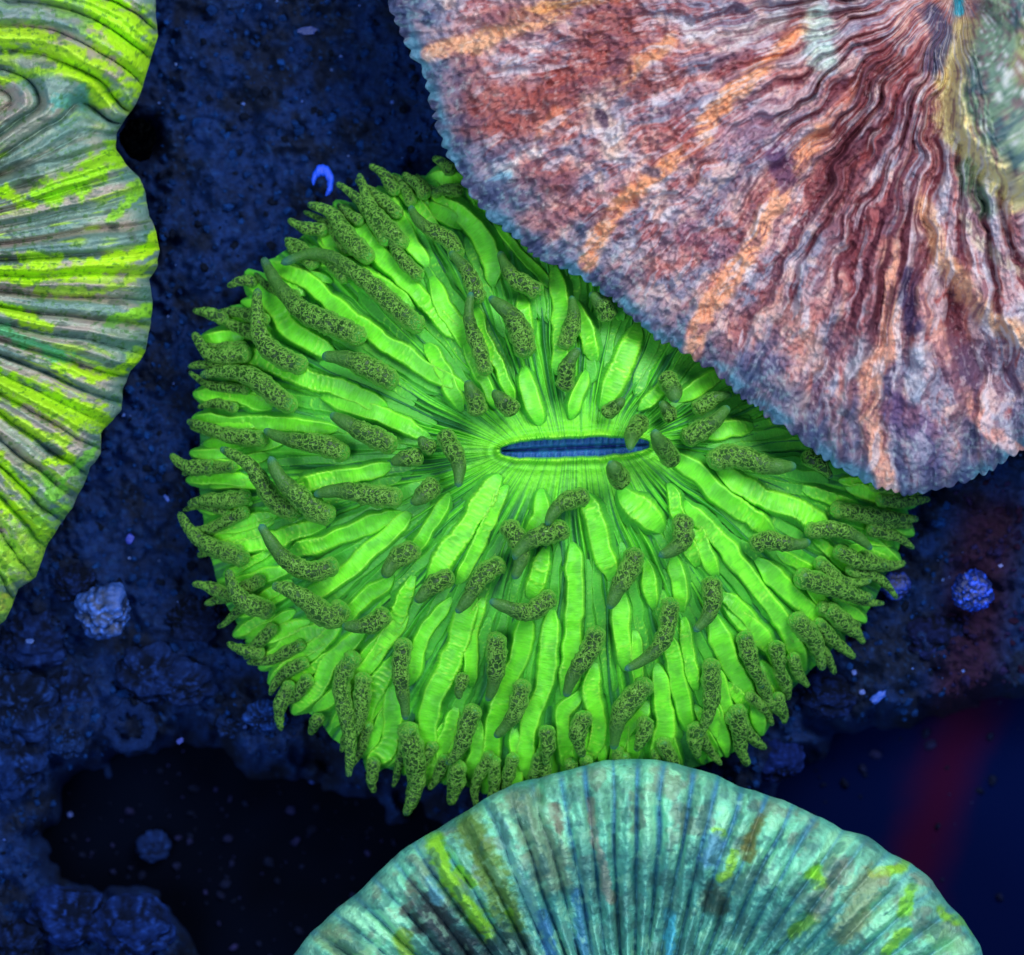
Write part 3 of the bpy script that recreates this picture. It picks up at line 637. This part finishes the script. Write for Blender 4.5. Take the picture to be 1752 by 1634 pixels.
PST = [
 ([(735, 92), (800, 74), (850, 62), (900, 42), (960, 20)], 15, (228, 165, 120), .85), ([(880, 30), (1000, 0), (1060, -10)], 12, (215, 150, 90), .7),
 ([(1005, 450), (1020, 410), (1060, 352), (1120, 300), (1170, 260), (1200, 235), (1241, 165), (1300, 115), (1380, 40)], 16, (232, 152, 104), .9),
 ([(1185, 600), (1200, 545), (1234, 497), (1275, 440), (1313, 370), (1347, 308), (1405, 226)], 18, (236, 160, 118), .9), ([(1405, 226), (1460, 150)], 8, (190, 100, 75), .6),
 ([(1520, 838), (1500, 760), (1482, 690), (1492, 630), (1520, 575), (1530, 500), (1522, 420)], 19, (230, 162, 132), .9),
 ([(1752, 780), (1695, 740), (1658, 688), (1635, 636), (1610, 590), (1575, 500)], 12, (226, 158, 140), .85),
 ([(1760, 585), (1700, 545), (1650, 505), (1610, 430), (1578, 350)], 17, (228, 172, 130), .85), ([(1650, 380), (1700, 430), (1760, 480)], 8, (190, 175, 150), .7),
 ([(1655, 50), (1635, 110), (1624, 170), (1632, 223), (1680, 285), (1745, 335)], 24, (232, 208, 138), 1.),
 ([(1057, 144), (1090, 110), (1140, 75)], 14, (218, 146, 100), .85), ([(840, 320), (880, 285), (925, 262)], 12, (235, 215, 205), .9), ([(838, 322), (862, 306)], 10, (120, 200, 220), .7),
 ([(820, 200), (950, 180), (1000, 120), (1060, 40)], 52, (150, 66, 58), .72), ([(905, 300), (960, 300)], 26, (160, 78, 72), .7), ([(1100, 150), (1150, 130)], 22, (140, 62, 55), .7), ([(930, 220), (960, 200)], 16, (220, 130, 95), .7),
 ([(1160, 200), (1180, 260)], 16, (140, 60, 62), .65), ([(1060, 250), (1010, 170), (1040, 150)], 18, (215, 185, 165), .6), ([(1480, 60), (1540, 120)], 16, (120, 48, 50), .6),
 ([(1230, 120), (1330, 60), (1400, -10)], 14, (125, 55, 60), .6), ([(1400, 30), (1405, 100)], 26, (190, 215, 200), .8), ([(1330, 30), (1240, 70), (1180, 60)], 16, (205, 205, 200), .6),
 ([(1500, 100), (1440, 250), (1390, 330)], 15, (120, 52, 56), .75), ([(1560, 110), (1490, 250), (1460, 330)], 17, (138, 58, 58), .7), ([(1510, 330), (1480, 440), (1470, 560)], 22, (138, 62, 66), .7), ([(1450, 300), (1410, 450)], 12, (150, 84, 84), .55),
 ([(1555, 470), (1560, 560)], 14, (45, 35, 70), .85), ([(1330, 270), (1345, 300)], 20, (80, 48, 84), .8), ([(1530, 700), (1570, 730), (1600, 790)], 26, (92, 66, 108), .7), ([(1640, 640), (1680, 610)], 24, (96, 66, 92), .6),
 ([(1025, 195), (1032, 205)], 9, (70, 50, 70), .85), ([(1110, 285), (1125, 292)], 8, (80, 75, 100), .7), ([(1635, -10), (1640, 20)], 9, (70, 200, 220), .95), ([(1590, 20), (1610, 60), (1600, 110)], 16, (56, 60, 92), .8),
 ([(1560, 600), (1570, 680)], 13, (150, 160, 178), .7), ([(1490, 560), (1455, 640)], 10, (160, 160, 170), .6), ([(1290, 630), (1310, 620)], 28, (70, 84, 130), .6), ([(1760, 150), (1700, 90)], 44, (96, 120, 100), .85), ([(1650, 290), (1690, 360)], 18, (96, 130, 96), .8),
 ([(1180, 400), (1230, 420)], 26, (120, 68, 90), .55), ([(1260, 240), (1300, 210)], 26, (190, 140, 155), .5), ([(1330, 520), (1400, 620)], 22, (190, 140, 125), .5),
 ([(1380, 700), (1330, 660)], 20, (150, 135, 135), .6), ([(1760, 60), (1760, 130)], 24, (180, 160, 90), .5),
]
def p_c(px, py, A, RR, z):
    A0 = A; A = p_warp(px, py, 30. ); rb = p_rib(A, RR); lob = p_lobe(px, py); n1 = fbm(A * 22, RR * 7, 1, 4); n2 = fbm(px / 26, py / 26, 2, 4); n3 = fbm(A * 48, RR * 15, 3, 4); n4 = fbm(px / 7, py / 7, 4, 3)
    c = np.zeros(px.shape + (3,)) + np.array([188, 150, 152.])
    c = mixc(c, [190, 118, 108], sm(.48, .62, n1) * .85)
    c = mixc(c, [134, 130, 148], sm(.5, .36, n1) * .85)
    c = mixc(c, [225, 178, 160], sm(.55, .68, n2) * .65)
    c = mixc(c, [150, 72, 72], sm(.53, .38, n2) * sm(.45, .6, n3) * .8)
    rk = sm(1150, 1400, px) * sm(.05, .2, RR)
    c = mixc(c, [104, 44, 54], rk * sm(.38, .15, rb) * sm(700, 520, py) * .85); c = mixc(c, [74, 64, 96], rk * sm(.38, .15, rb) * sm(520, 700, py) * .75)
    c = mixc(c, [196, 174, 178], rk * sm(.55, .8, rb) * .55)
    gl = sm(0, 26, lob)
    c = mixc(c, [104, 128, 104], gl); c = mixc(c, [58, 84, 92], gl * sm(.5, .62, fbm(px / 34, py / 34, 6, 3)) * .8); c = mixc(c, [150, 165, 125], gl * sm(.5, .38, fbm(px / 16, py / 16, 1, 3)) * .6)
    c = stripes(c, px, py, PST, 13, 44., .32)
    c = mixc(c, [215, 205, 210], sm(.58, .72, n3) * .6)
    c = mixc(c, [112, 66, 80], sm(.42, .30, n3) * .55)
    c = mixc(c, [225, 210, 200], sm(.62, .8, n4) * .35)
    c = mixc(c, [96, 70, 92], sm(.38, .22, n4) * .35)
    fz = sm(1370, 1460, px) * sm(1610, 1560, px) * sm(60, 200, py) * sm(640, 520, py)
    c = mixc(c, [84, 34, 46], fz * sm(.50, .34, fbm(A * 40, RR * 5, 6, 3)) * .85)
    st = seg_dist(px, py, POUT[:28])                    # blue grey border zone, orange stripes still run over it
    keep = np.zeros(px.shape)
    for pts, w, col, s in PST:
        if col[0] > 210 and col[2] < 145: keep = np.maximum(keep, sm(1.3, .8, seg_dist(px, py, pts) / w))
    bw = sm(115, 15, st + 110 * (fbm(px / 45, py / 45, 6, 3) - .4)) * (1 - .85 * keep)
    bc_ = mixc(np.zeros(px.shape + (3,)) + np.array([62, 82, 108.]), [104, 98, 122], sm(.45, .6, n2) * .9); bc_ = mixc(bc_, [44, 56, 92], sm(.48, .34, n2) * .8); bc_ = mixc(bc_, [92, 128, 138], sm(.56, .7, n4) * .7)
    c = c * (1 - bw[..., None] * .85) + bc_ * bw[..., None] * .85
    c = mixc(c, [70, 130, 150], sm(26, 6, st) * sm(.45, .6, n2) * .7 * (1 - keep))
    return c
def p_tooth(A): return np.abs(np.cos(A * 130 + 9 * fbm(A * 16, A * 0, 2, 2)))
def p_teeth(A): return 7 * p_tooth(A) * (.4 + fbm(A * 18, A * 0, 6, 2)) + 14 * (fbm(A * 30, A * 0, 4, 3) - .5)
pk, _ = polar_coral("folded_coral", PC, POUT, "large mottled pink and orange folded coral overhanging the green one, upper right", M_pink, p_h, p_c, p_edge, ang_list(-188, -76, 820, 90), 330, .02, .06, p_teeth, -1.6, (9.5, 10.0, 6.2, 5.6, .3, -3.6, (70, 66, 70)))

# --- striped coral, left
LC = (-350., 470.)
LOUT = [(250, -60), (262, -20), (266, 20), (270, 62), (256, 105), (244, 150), (232, 178), (212, 205), (198, 228), (199, 255), (214, 282), (238, 306), (250, 330), (254, 370), (266, 395), (272, 425), (268, 455), (256, 478), (262, 515), (260, 550), (252, 592),
        (238, 618), (222, 635), (212, 662), (206, 700), (190, 722), (174, 742), (172, 775), (155, 800), (142, 830), (125, 868), (100, 900), (82, 930), (68, 965), (62, 988), (32, 1008), (22, 1035), (8, 1062), (-20, 1080), (-200, 1150), (-500, 1180), (-800, 1000), (-950, 500), (-800, 0), (-400, -250), (0, -220), (180, -140)]
def l_phase(px, py, A):
    """rib coordinate in px units: fan about the far centre, wrapped round a hollow in the top lobe"""
    fan = -A * 560
    d = np.hypot((px - 20) * .85, (py - 262)); arc = -150 - d * 1.05
    k = sm(290, 205, py + (px - 100) * .25) * sm(80, 175, d)
    return fan * (1 - k) + arc * k
def l_rib(px, py, A):
    p = l_phase(px, py, A) + 12 * (fbm(px / 90, py / 40, 1, 2) - .5)
    return (np.sin(p * np.pi / 20) * .5 + .5) * .0 + (np.abs(np.sin(p * np.pi / 42)) ** .7) * .85 * (.6 + .6 * vn(p / 50, px * 0 + 3, 5)) + (np.sin(p * np.pi / 9 + 1) * .5 + .5) * .12 + .15 * vn(p / 6, px * 0, 3), p
def l_edge(px, py, A): return -.35 + .12 * np.sin(A * 22)
def l_h(px, py, A, RR):
    rb, p = l_rib(px, py, A)
    x = np.clip(RR, 0, 1); z = l_edge(px, py, A) + 1.75 * np.sqrt(np.clip(1 - x ** 5, 0, 1)) * (.75 + .25 * sm(.5, .8, x))
    hollow = np.exp(-(((px - 165) / 34) ** 2 + ((py - 180) / 34) ** 2)); z = z - .55 * hollow
    hollow2 = np.exp(-(((px - 45) / 28) ** 2 + ((py - 318) / 10) ** 2)); z = z - .35 * hollow2
    crack = seg_dist(px, py, [(0, 300), (60, 288), (130, 268), (197, 245)]); z = z - .45 * np.exp(-(crack / 9) ** 2)
    z = z + .56 * (rb - .4) + .05 * (fbm(px / 9, py / 6, 4, 3) - .5) * 1.6
    low = sm(640, 800, py); z = z + low * .28 * (fbm(px / 26, py / 16, 6, 3) - .5)
    return z
YG = (192, 246, 26)
LST = [([(120, -20), (180, 20), (225, 60), (250, 120)], 40, (182, 244, 28), .95), ([(0, 62), (50, 66), (100, 86), (150, 112), (176, 160)], 21, YG, .85), ([(0, 140), (60, 122), (130, 126), (160, 150)], 8, YG, .8),
 ([(80, 335), (120, 316), (160, 290), (194, 262)], 19, (160, 228, 28), .95), ([(5, 330), (50, 352)], 9, YG, .9), ([(190, 372), (238, 318)], 7, (150, 220, 40), .8),
 ([(-20, 462), (40, 470), (110, 468), (200, 448), (266, 412)], 14, YG, .95), ([(35, 442), (100, 448)], 7, YG, .8), ([(70, 500), (150, 504), (215, 480), (262, 448)], 7, (180, 225, 50), .8),
 ([(-20, 522), (50, 545), (80, 558)], 10, YG, .9), ([(185, 550), (256, 528)], 10, (150, 225, 40), .85), ([(-10, 560), (40, 582), (110, 612)], 9, (95, 205, 120), .75), ([(103, 628), (150, 642), (195, 640), (240, 606)], 11, YG, .9),
 ([(-20, 645), (40, 672), (100, 700), (178, 716)], 20, (180, 236, 30), .95), ([(-10, 700), (60, 742), (110, 758)], 8, YG, .8), ([(82, 786), (122, 784)], 9, YG, .9), ([(-10, 785), (45, 835)], 11, YG, .85), ([(80, 820), (90, 850), (130, 800), (160, 770)], 7, (140, 225, 70), .8),
 ([(-10, 855), (30, 872), (60, 900), (80, 918)], 14, YG, .9), ([(60, 890), (110, 870)], 6, (120, 200, 60), .7), ([(-10, 960), (40, 955), (66, 960)], 34, (172, 225, 50), .85), ([(-20, 1030), (18, 1035)], 22, (190, 205, 60), .8),
 ([(180, 560), (235, 590), (180, 600)], 14, (105, 150, 120), .5), ([(100, 175), (140, 165)], 12, (90, 190, 170), .7), ([(40, 140), (120, 150), (150, 200), (100, 230)], 16, (96, 140, 130), .5), ([(130, 30), (60, 25), (-10, 10)], 20, (110, 140, 135), .6)]
def l_c(px, py, A, RR, z):
    rb, p = l_rib(px, py, A); n1 = fbm(p / 16, px / 190, 1, 3); n2 = fbm(px / 30, py / 12, 2, 4)
    c = np.zeros(px.shape + (3,)) + np.array([172, 170, 148.])
    c = mixc(c, [186, 164, 150], sm(.52, .64, n1) * .8); c = mixc(c, [112, 146, 134], sm(.5, .36, n1) * .8)
    c = mixc(c, [175, 190, 160], sm(.58, .72, n2) * .6); c = mixc(c, [86, 100, 88], sm(.4, .26, n2) * .6)
    c = mixc(c, [84, 136, 126], sm(40, 8, seg_dist(px, py, LOUT[:38])) * .6)
    c = mixc(c, [190, 232, 60], sm(.56, .7, fbm(p / 9, px / 60, 5, 3)) * sm(.4, .6, fbm(px / 70, py / 40, 7, 2)) * .7)
    c = stripes(c, px, py, LST, 10, 26., .9)
    low = sm(760, 900, py); c = mixc(c, [150, 215, 60], low * sm(.42, .6, fbm(px / 18, py / 12, 3, 3)) * .6)
    c = mixc(c, [70, 120, 50], sm(.38, .25, fbm(px / 8, py / 5, 6, 3)) * .55)
    return c
def l_teeth(A): return 7 * (fbm(A * 25, A * 0, 2, 3) - .5)
lf, _ = polar_coral("striped_coral", LC, LOUT, "grey coral with neon yellow-green stripes across its folds, cut by the left edge", M_left, l_h, l_c, l_edge, ang_list(-62, 52, 620, 60), 270, .42, .10, l_teeth, -1.6, (-12.3, 3.4, 4.6, 5.2, -.6, -3.6, (60, 70, 66)))

# --- ribbed teal coral, bottom
TC = (1080., 1960.)
TOUT = [(440, 1720), (500, 1636), (540, 1588), (575, 1556), (610, 1528), (650, 1490), (700, 1446), (745, 1420), (790, 1392), (830, 1366), (880, 1340), (930, 1328), (980, 1314), (1030, 1303), (1080, 1299), (1130, 1301), (1180, 1311), (1225, 1327), (1262, 1345), (1310, 1358),
        (1350, 1372), (1400, 1396), (1440, 1418), (1485, 1432), (1520, 1458), (1560, 1478), (1595, 1508), (1620, 1545), (1650, 1575), (1676, 1618), (1690, 1680), (1700, 1850), (1650, 2150), (1450, 2350), (1050, 2450), (700, 2350), (480, 2100), (400, 1900)]
def t_p(px, py, A, RR): return A * 620 + 16 * (fbm(A * 9, RR * 5, 1, 2) - .5)
def t_rib(px, py, A, RR):
    p = t_p(px, py, A, RR)
    return (np.abs(np.sin(p * np.pi / 44 + .5 * vn(p / 60, RR * 0, 2))) ** .9) * .8 * (.6 + .7 * vn(p / 44, RR * 2, 5)) + (np.sin(p * np.pi / 15 + 8 * vn(A * 9, RR * 6, 3)) * .5 + .5) * .2
def t_edge(px, py, A): return -.15 + .05 * np.sin(A * 30)
def t_h(px, py, A, RR):
    x = np.clip(RR, 0, 1); z = t_edge(px, py, A) + 1.25 * np.sqrt(np.clip(1 - x ** 14, 0, 1))
    z = z - .65 * sm(.80, .62, x) + .15 * sm(.6, .45, x)
    rb = t_rib(px, py, A, RR)
    z = z + .37 * (rb - .45) * (.35 + .65 * sm(1.0, .9, x)) + .11 * (fbm(px / 9, py / 9, 4, 3) - .5) + .10 * (fbm(A * 40, RR * 9, 2, 3) - .5)
    crack = seg_dist(px, py, [(921, 1325), (923, 1350), (925, 1370)]); z = z - .4 * np.exp(-(crack / 7) ** 2)
    return z
TST = [([(742, 1432), (762, 1500), (800, 1552), (836, 1602)], 13, (148, 215, 50), .95), ([(800, 1402), (835, 1480), (868, 1560), (876, 1590)], 22, (98, 128, 48), .8), ([(785, 1490), (810, 1510)], 8, (150, 220, 60), .8), ([(870, 1560), (878, 1590)], 7, (140, 200, 60), .8),
 ([(735, 1560), (770, 1600), (810, 1650)], 36, (52, 60, 62), .9), ([(860, 1610), (900, 1650)], 26, (42, 74, 76), .8), ([(890, 1370), (925, 1440), (950, 1500)], 30, (138, 158, 124), .75), ([(945, 1380), (958, 1420)], 9, (110, 85, 72), .7), ([(560, 1600), (620, 1640)], 20, (130, 165, 110), .6),
 ([(690, 1600), (700, 1640)], 12, (150, 190, 60), .8), ([(735, 1510), (748, 1535)], 14, (110, 180, 190), .8), ([(700, 1500), (710, 1530), (690, 1560)], 6, (110, 90, 80), .5), ([(1225, 1422), (1236, 1430)], 9, (165, 225, 70), .9), ([(1392, 1496), (1402, 1508)], 13, (158, 225, 70), .95),
 ([(1495, 1496), (1548, 1478)], 8, (165, 225, 60), .9), ([(1256, 1462), (1246, 1492), (1232, 1500)], 7, (158, 220, 70), .9), ([(1562, 1520), (1545, 1560)], 9, (140, 220, 60), .85), ([(1610, 1560), (1665, 1588)], 9, (150, 215, 60), .85), ([(1515, 1625), (1550, 1590)], 8, (150, 220, 60), .85),
 ([(1360, 1600), (1390, 1570)], 9, (140, 200, 80), .8), ([(1298, 1400), (1275, 1470)], 10, (128, 118, 58), .75), ([(1490, 1510), (1450, 1590)], 24, (160, 160, 112), .65), ([(1440, 1480), (1400, 1560)], 12, (165, 160, 140), .6), ([(1214, 1470), (1225, 1440)], 16, (96, 150, 190), .7),
 ([(1218, 1530), (1226, 1550)], 18, (64, 74, 60), .7), ([(1010, 1370), (1020, 1450), (1045, 1540)], 7, (165, 150, 128), .7), ([(850, 1400), (880, 1480), (930, 1590)], 8, (130, 190, 180), .7), ([(930, 1570), (945, 1640)], 12, (52, 110, 170), .7), ([(985, 1530), (1000, 1640)], 9, (60, 120, 175), .6),
 ([(1145, 1560), (1150, 1640)], 8, (70, 180, 210), .8), ([(1640, 1620), (1600, 1600)], 18, (140, 200, 130), .6), ([(1570, 1500), (1600, 1515)], 9, (160, 145, 120), .6)]
def t_c(px, py, A, RR, z):
    rb = t_rib(px, py, A, RR); p = t_p(px, py, A, RR); n1 = fbm(p / 34, RR * 12, 1, 3); n2 = fbm(px / 30, py / 30, 2, 4); n3 = fbm(p / 20, RR * 30, 3, 3)
    c = np.zeros(px.shape + (3,)) + np.array([140, 228, 182.])
    c = mixc(c, [175, 245, 185], sm(.50, .66, n1) * .7); c = mixc(c, [112, 172, 140], sm(.48, .34, n1) * .7)
    c = mixc(c, [130, 140, 118], sm(.55, .68, n2) * .6)
    c = mixc(c, [70, 138, 172], sm(.62, .08, rb) * (.5 + .4 * sm(900, 1000, px) * sm(1450, 1300, px)))      # blue tissue between ribs
    c = mixc(c, [66, 144, 140], sm(.86, .70, RR) * .55)
    c = stripes(c, px, py, TST, 8, 30., .5)
    c = mixc(c, [62, 110, 104], sm(.42, .28, n3) * .5); c = mixc(c, [175, 235, 185], sm(.62, .75, n3) * .45)
    c = mixc(c, [70, 170, 160], sm(16, 3, seg_dist(px, py, TOUT[:31])) * .4)
    return c
def t_teeth(A): return 5 * (fbm(A * 22, A * 0, 2, 3) - .5)
tl, _ = polar_coral("ribbed_coral", TC, TOUT, "teal coral with radiating ribs and yellow-green flecks, cut by the bottom edge", M_teal, t_h, t_c, t_edge, ang_list(18, 162, 760, 60), 250, .38, .07, t_teeth, -3.5, (1.9, -10.4, 5.2, 4.2, -.5, -3.55, (56, 74, 70)))

# ------------------------------------------------------------------ loose things on the sand
def lump(name, px, py, r, sq, col, label, cat, rough=.35, seed=0, freq=2.2, mat=None, z=None, sub=4, crease=False, group=None):
    v, f = subdiv(*ico(), sub)
    o = seed * 3.7
    d = fbm(v[:, 0] * freq + o, v[:, 1] * freq + v[:, 2] * 1.3, seed, 3) * .5 + fbm(v[:, 1] * freq + 9 + o, v[:, 2] * freq + v[:, 0] * .7, seed + 1, 3) * .5 - .5
    if crease: d = d * .4 + .5 * (np.abs(fbm(v[:, 0] * 3 + o, v[:, 1] * 3 + v[:, 2], seed, 3) - .5) * -1.6)
    fine = fbm(v[:, 0] * 9 + o, v[:, 1] * 9 + v[:, 2] * 5, seed + 2, 3) - .5
    rr = 1 + rough * 2.2 * d + .07 * fine
    V = v * rr[:, None] * np.array([r * sq[0], r * sq[1], r * sq[2]]) * .01
    zz = z if z is not None else float(sand_z(np.array([px]), np.array([py]))[0][0]) + r * .004
    x, y, zz = W(px, py, zz)
    C = np.zeros((len(v), 3)) + np.array(col, float); C = mixc(C, np.array(col) * .45, sm(.1, -.15, d + fine * .5)); C = mixc(C, np.clip(np.array(col) * 1.4 + 8, 0, 255), sm(.05, .3, fine))
    ob = mesh_obj(name, V, f, mat or M_rubble, col=C, smooth=True); ob.location = (x, y, zz)
    return tag(ob, label, cat, group)
lump("pale_polyp", 178, 1045, 46, (1, 1, .6), (44, 80, 158), "pale blue fuzzy lump lying below the striped coral, lower left", "polyp", .55, 3, freq=2.0, mat=M_chip, z=-1.3)
lump("blue_polyp", 1664, 1010, 38, (1.05, 1, .7), (20, 62, 200), "bright blue crumpled ball on the sand right of the green coral", "polyp", .5, 4, mat=M_chip, z=-1.1, crease=True)
lump("blue_polyp", 1532, 1002, 26, (1, .9, .5), (20, 48, 140), "dim blue lump touching the green coral's right rim", "polyp", .4, 5, mat=M_chip, z=-1.3)
R_ = [(130, 1000, 40, (10, 26, 66), "dark rubble lump above the pale blue fuzzy one"), (60, 1090, 55, (13, 32, 78), "broad blue rubble stone at the left edge below the striped coral"), (255, 1150, 62, (14, 34, 80), "rounded rubble stone between the pale lump and the ring"),
      (120, 1185, 48, (15, 36, 84), "rubble stone left of the ring-shaped piece"), (310, 1165, 45, (14, 34, 80), "rubble stone right above the ring-shaped piece"), (30, 1200, 60, (16, 38, 86), "large rubble stone at the left edge, middle of the pile"),
      (20, 1290, 62, (16, 40, 92), "large rubble stone at the left edge, lowest of the pile"), (115, 1270, 30, (18, 42, 90), "small upright rubble stone left below the ring"), (330, 1060, 40, (9, 22, 54), "dim rubble stone near the green coral's lower left rim"),
      (120, 1570, 58, (14, 36, 90), "blue rubble stone near the bottom left corner"), (225, 1590, 62, (15, 38, 94), "wide blue rubble stone at the bottom edge"), (30, 1610, 50, (10, 26, 64), "dark rubble stone in the bottom left corner"),
      (262, 1450, 26, (14, 34, 80), "small pale rubble piece alone on the dark floor"), (455, 1225, 34, (24, 56, 122), "angular blue rubble piece under the green coral's lower left rim"), (395, 1240, 24, (18, 42, 92), "small rubble piece between the ring and the angular piece"),
      (1330, 1300, 42, (12, 30, 88), "blue rubble stone just above the teal coral"), (1420, 1190, 40, (10, 26, 70), "rubble stone below the green coral's right rim"), (1600, 1090, 48, (14, 22, 62), "dusky rubble stone below the blue ball")]
for i, (x, y, r, c, lb) in enumerate(R_):
    sq = (rnd.uniform(.85, 1.2), rnd.uniform(.8, 1.05), rnd.uniform(.5, .7))
    lump("rubble_stone", x, y, r, sq, c, lb, "stone", .55, 10 + i, 2.0, z=(-3.35 if (x, y) == (262, 1450) else max(-2.0, float(sand_z(np.array([x]), np.array([y]))[0][0]) + .1)), group="rubble stones on the tank floor")
lump("dark_hollow_lump", 236, 238, 34, (.95, 1.1, .5), (1, 2, 4), "black rounded lump standing in for the dark hollow half under the striped coral's edge", "stone", .3, 40, 2.0, mat=M_black, z=-1.5)  # black lump put in for the darkness of the hollow

# ring-shaped rubble piece
def torus_piece(name, px, py, R0, r0, z, col, arc, label, cat, mat, a0=0., seed=1, flat=1.):
    n, m = 80, 16; full = arc >= 6.28
    U, Vv = np.meshgrid(a0 + np.linspace(0, arc, n, endpoint=not full), np.linspace(0, 2 * np.pi, m, endpoint=False), indexing='ij')
    e = np.ones(n) if full else np.maximum(np.sqrt(np.clip(np.sin(np.linspace(0, np.pi, n)), 0, 1)), .05)
    w = 1 + (.5 if full else .2) * (fbm(np.cos(U) * 3 + seed, np.sin(U) * 3, seed, 3) - .5); rr = r0 * (1 + (.6 if full else .35) * (fbm(np.cos(U) * 5 + seed, np.sin(U) * 5 + Vv, seed + 1, 3) - .5)) * e[:, None]
    V = np.stack([(R0 * w + rr * np.cos(Vv)) * np.cos(U), (R0 * w + rr * np.cos(Vv)) * np.sin(U) * flat, rr * np.sin(Vv)], -1) * .01
    V = V.transpose(1, 0, 2); F = grid_faces(m, n, True)
    if full:
        F = np.vstack([F, np.array([[j * n + n - 1, ((j + 1) % m) * n + n - 1, ((j + 1) % m) * n, j * n] for j in range(m)])])
    o = mesh_obj(name, V.reshape(-1, 3), F, mat, col=np.zeros((n * m, 3)) + np.array(col, float)); o.location = W(px, py, z)
    return tag(o, label, cat)
torus_piece("rubble_ring", 222, 1243, 36, 13, -1.6, (14, 36, 82), 6.2832, "dark blue ring-shaped piece of rubble at the edge of the dark floor", "rubble", M_rubble)
torus_piece("shell_fragment", 551, 314, 15, 7, -1.1, (14, 76, 225), 4.5, "bright blue curled fragment above the green coral's upper left rim", "fragment", M_chip, -1.2, 3, 1.5)
# chips
def chip(px, py, w, h, rot, col, label, z=None):
    v, F = subdiv(*ico(), 1); R = np.random.RandomState(int(px))
    v = np.sign(v) * np.abs(v) ** .7 * (1 + R.uniform(-.28, .22, (len(v), 1))) * np.array([w, h, h * .6]) * .0055
    c, s = math.cos(rot), math.sin(rot); v[:, :2] = v[:, :2] @ np.array([[c, s], [-s, c]])
    zz = z if z is not None else float(sand_z(np.array([px]), np.array([py]))[0][0]) + .18
    o = mesh_obj("coral_chip", v, F, M_chip, col=np.zeros((len(v), 3)) + np.array(col, float) * .85, smooth=False)
    o.location = W(px, py, zz); tag(o, label, "chip", "small bright chips on the dark floor and sand")
chip(1503, 1192, 28, 14, .7, (50, 100, 225), "bright blue oblong chip right below the green coral")
chip(1475, 1184, 9, 8, .2, (90, 120, 220), "tiny pale chip left of the oblong blue chip")
chip(1462, 1151, 8, 8, .5, (90, 120, 220), "tiny pale chip above the oblong blue chip")
chip(535, 1333, 14, 10, 1.2, (60, 95, 215), "small blue chip alone on the black floor under the green coral", FZ + .08)
chip(120, 1394, 9, 8, .4, (80, 110, 215), "tiny pale chip on the black floor at lower left", FZ + .08)
chip(50, 1097, 13, 8, .1, (60, 100, 190), "small blue chip below the striped coral's lower end", -1.2)
chip(308, 1268, 13, 8, .6, (60, 80, 190), "small violet-blue chip right of the ring-shaped rubble", -1.6)
chip(12, 1499, 10, 9, .6, (80, 120, 215), "pale chip at the left edge near the bottom", -2.0)
chip(1712, 968, 7, 6, .6, (120, 130, 210), "tiny pale chip right above the blue ball", -1.2)
chip(222, 922, 16, 12, 1.0, (30, 55, 190), "violet-blue chip on the sand between the striped coral and the green one", -1.2)
chip(285, 852, 14, 6, -.9, (50, 90, 200), "slender blue chip left of the green coral", -1.2)
chip(526, 53, 30, 14, .15, (20, 50, 130), "dim blue oblong chip at the top between the corals", -1.2)
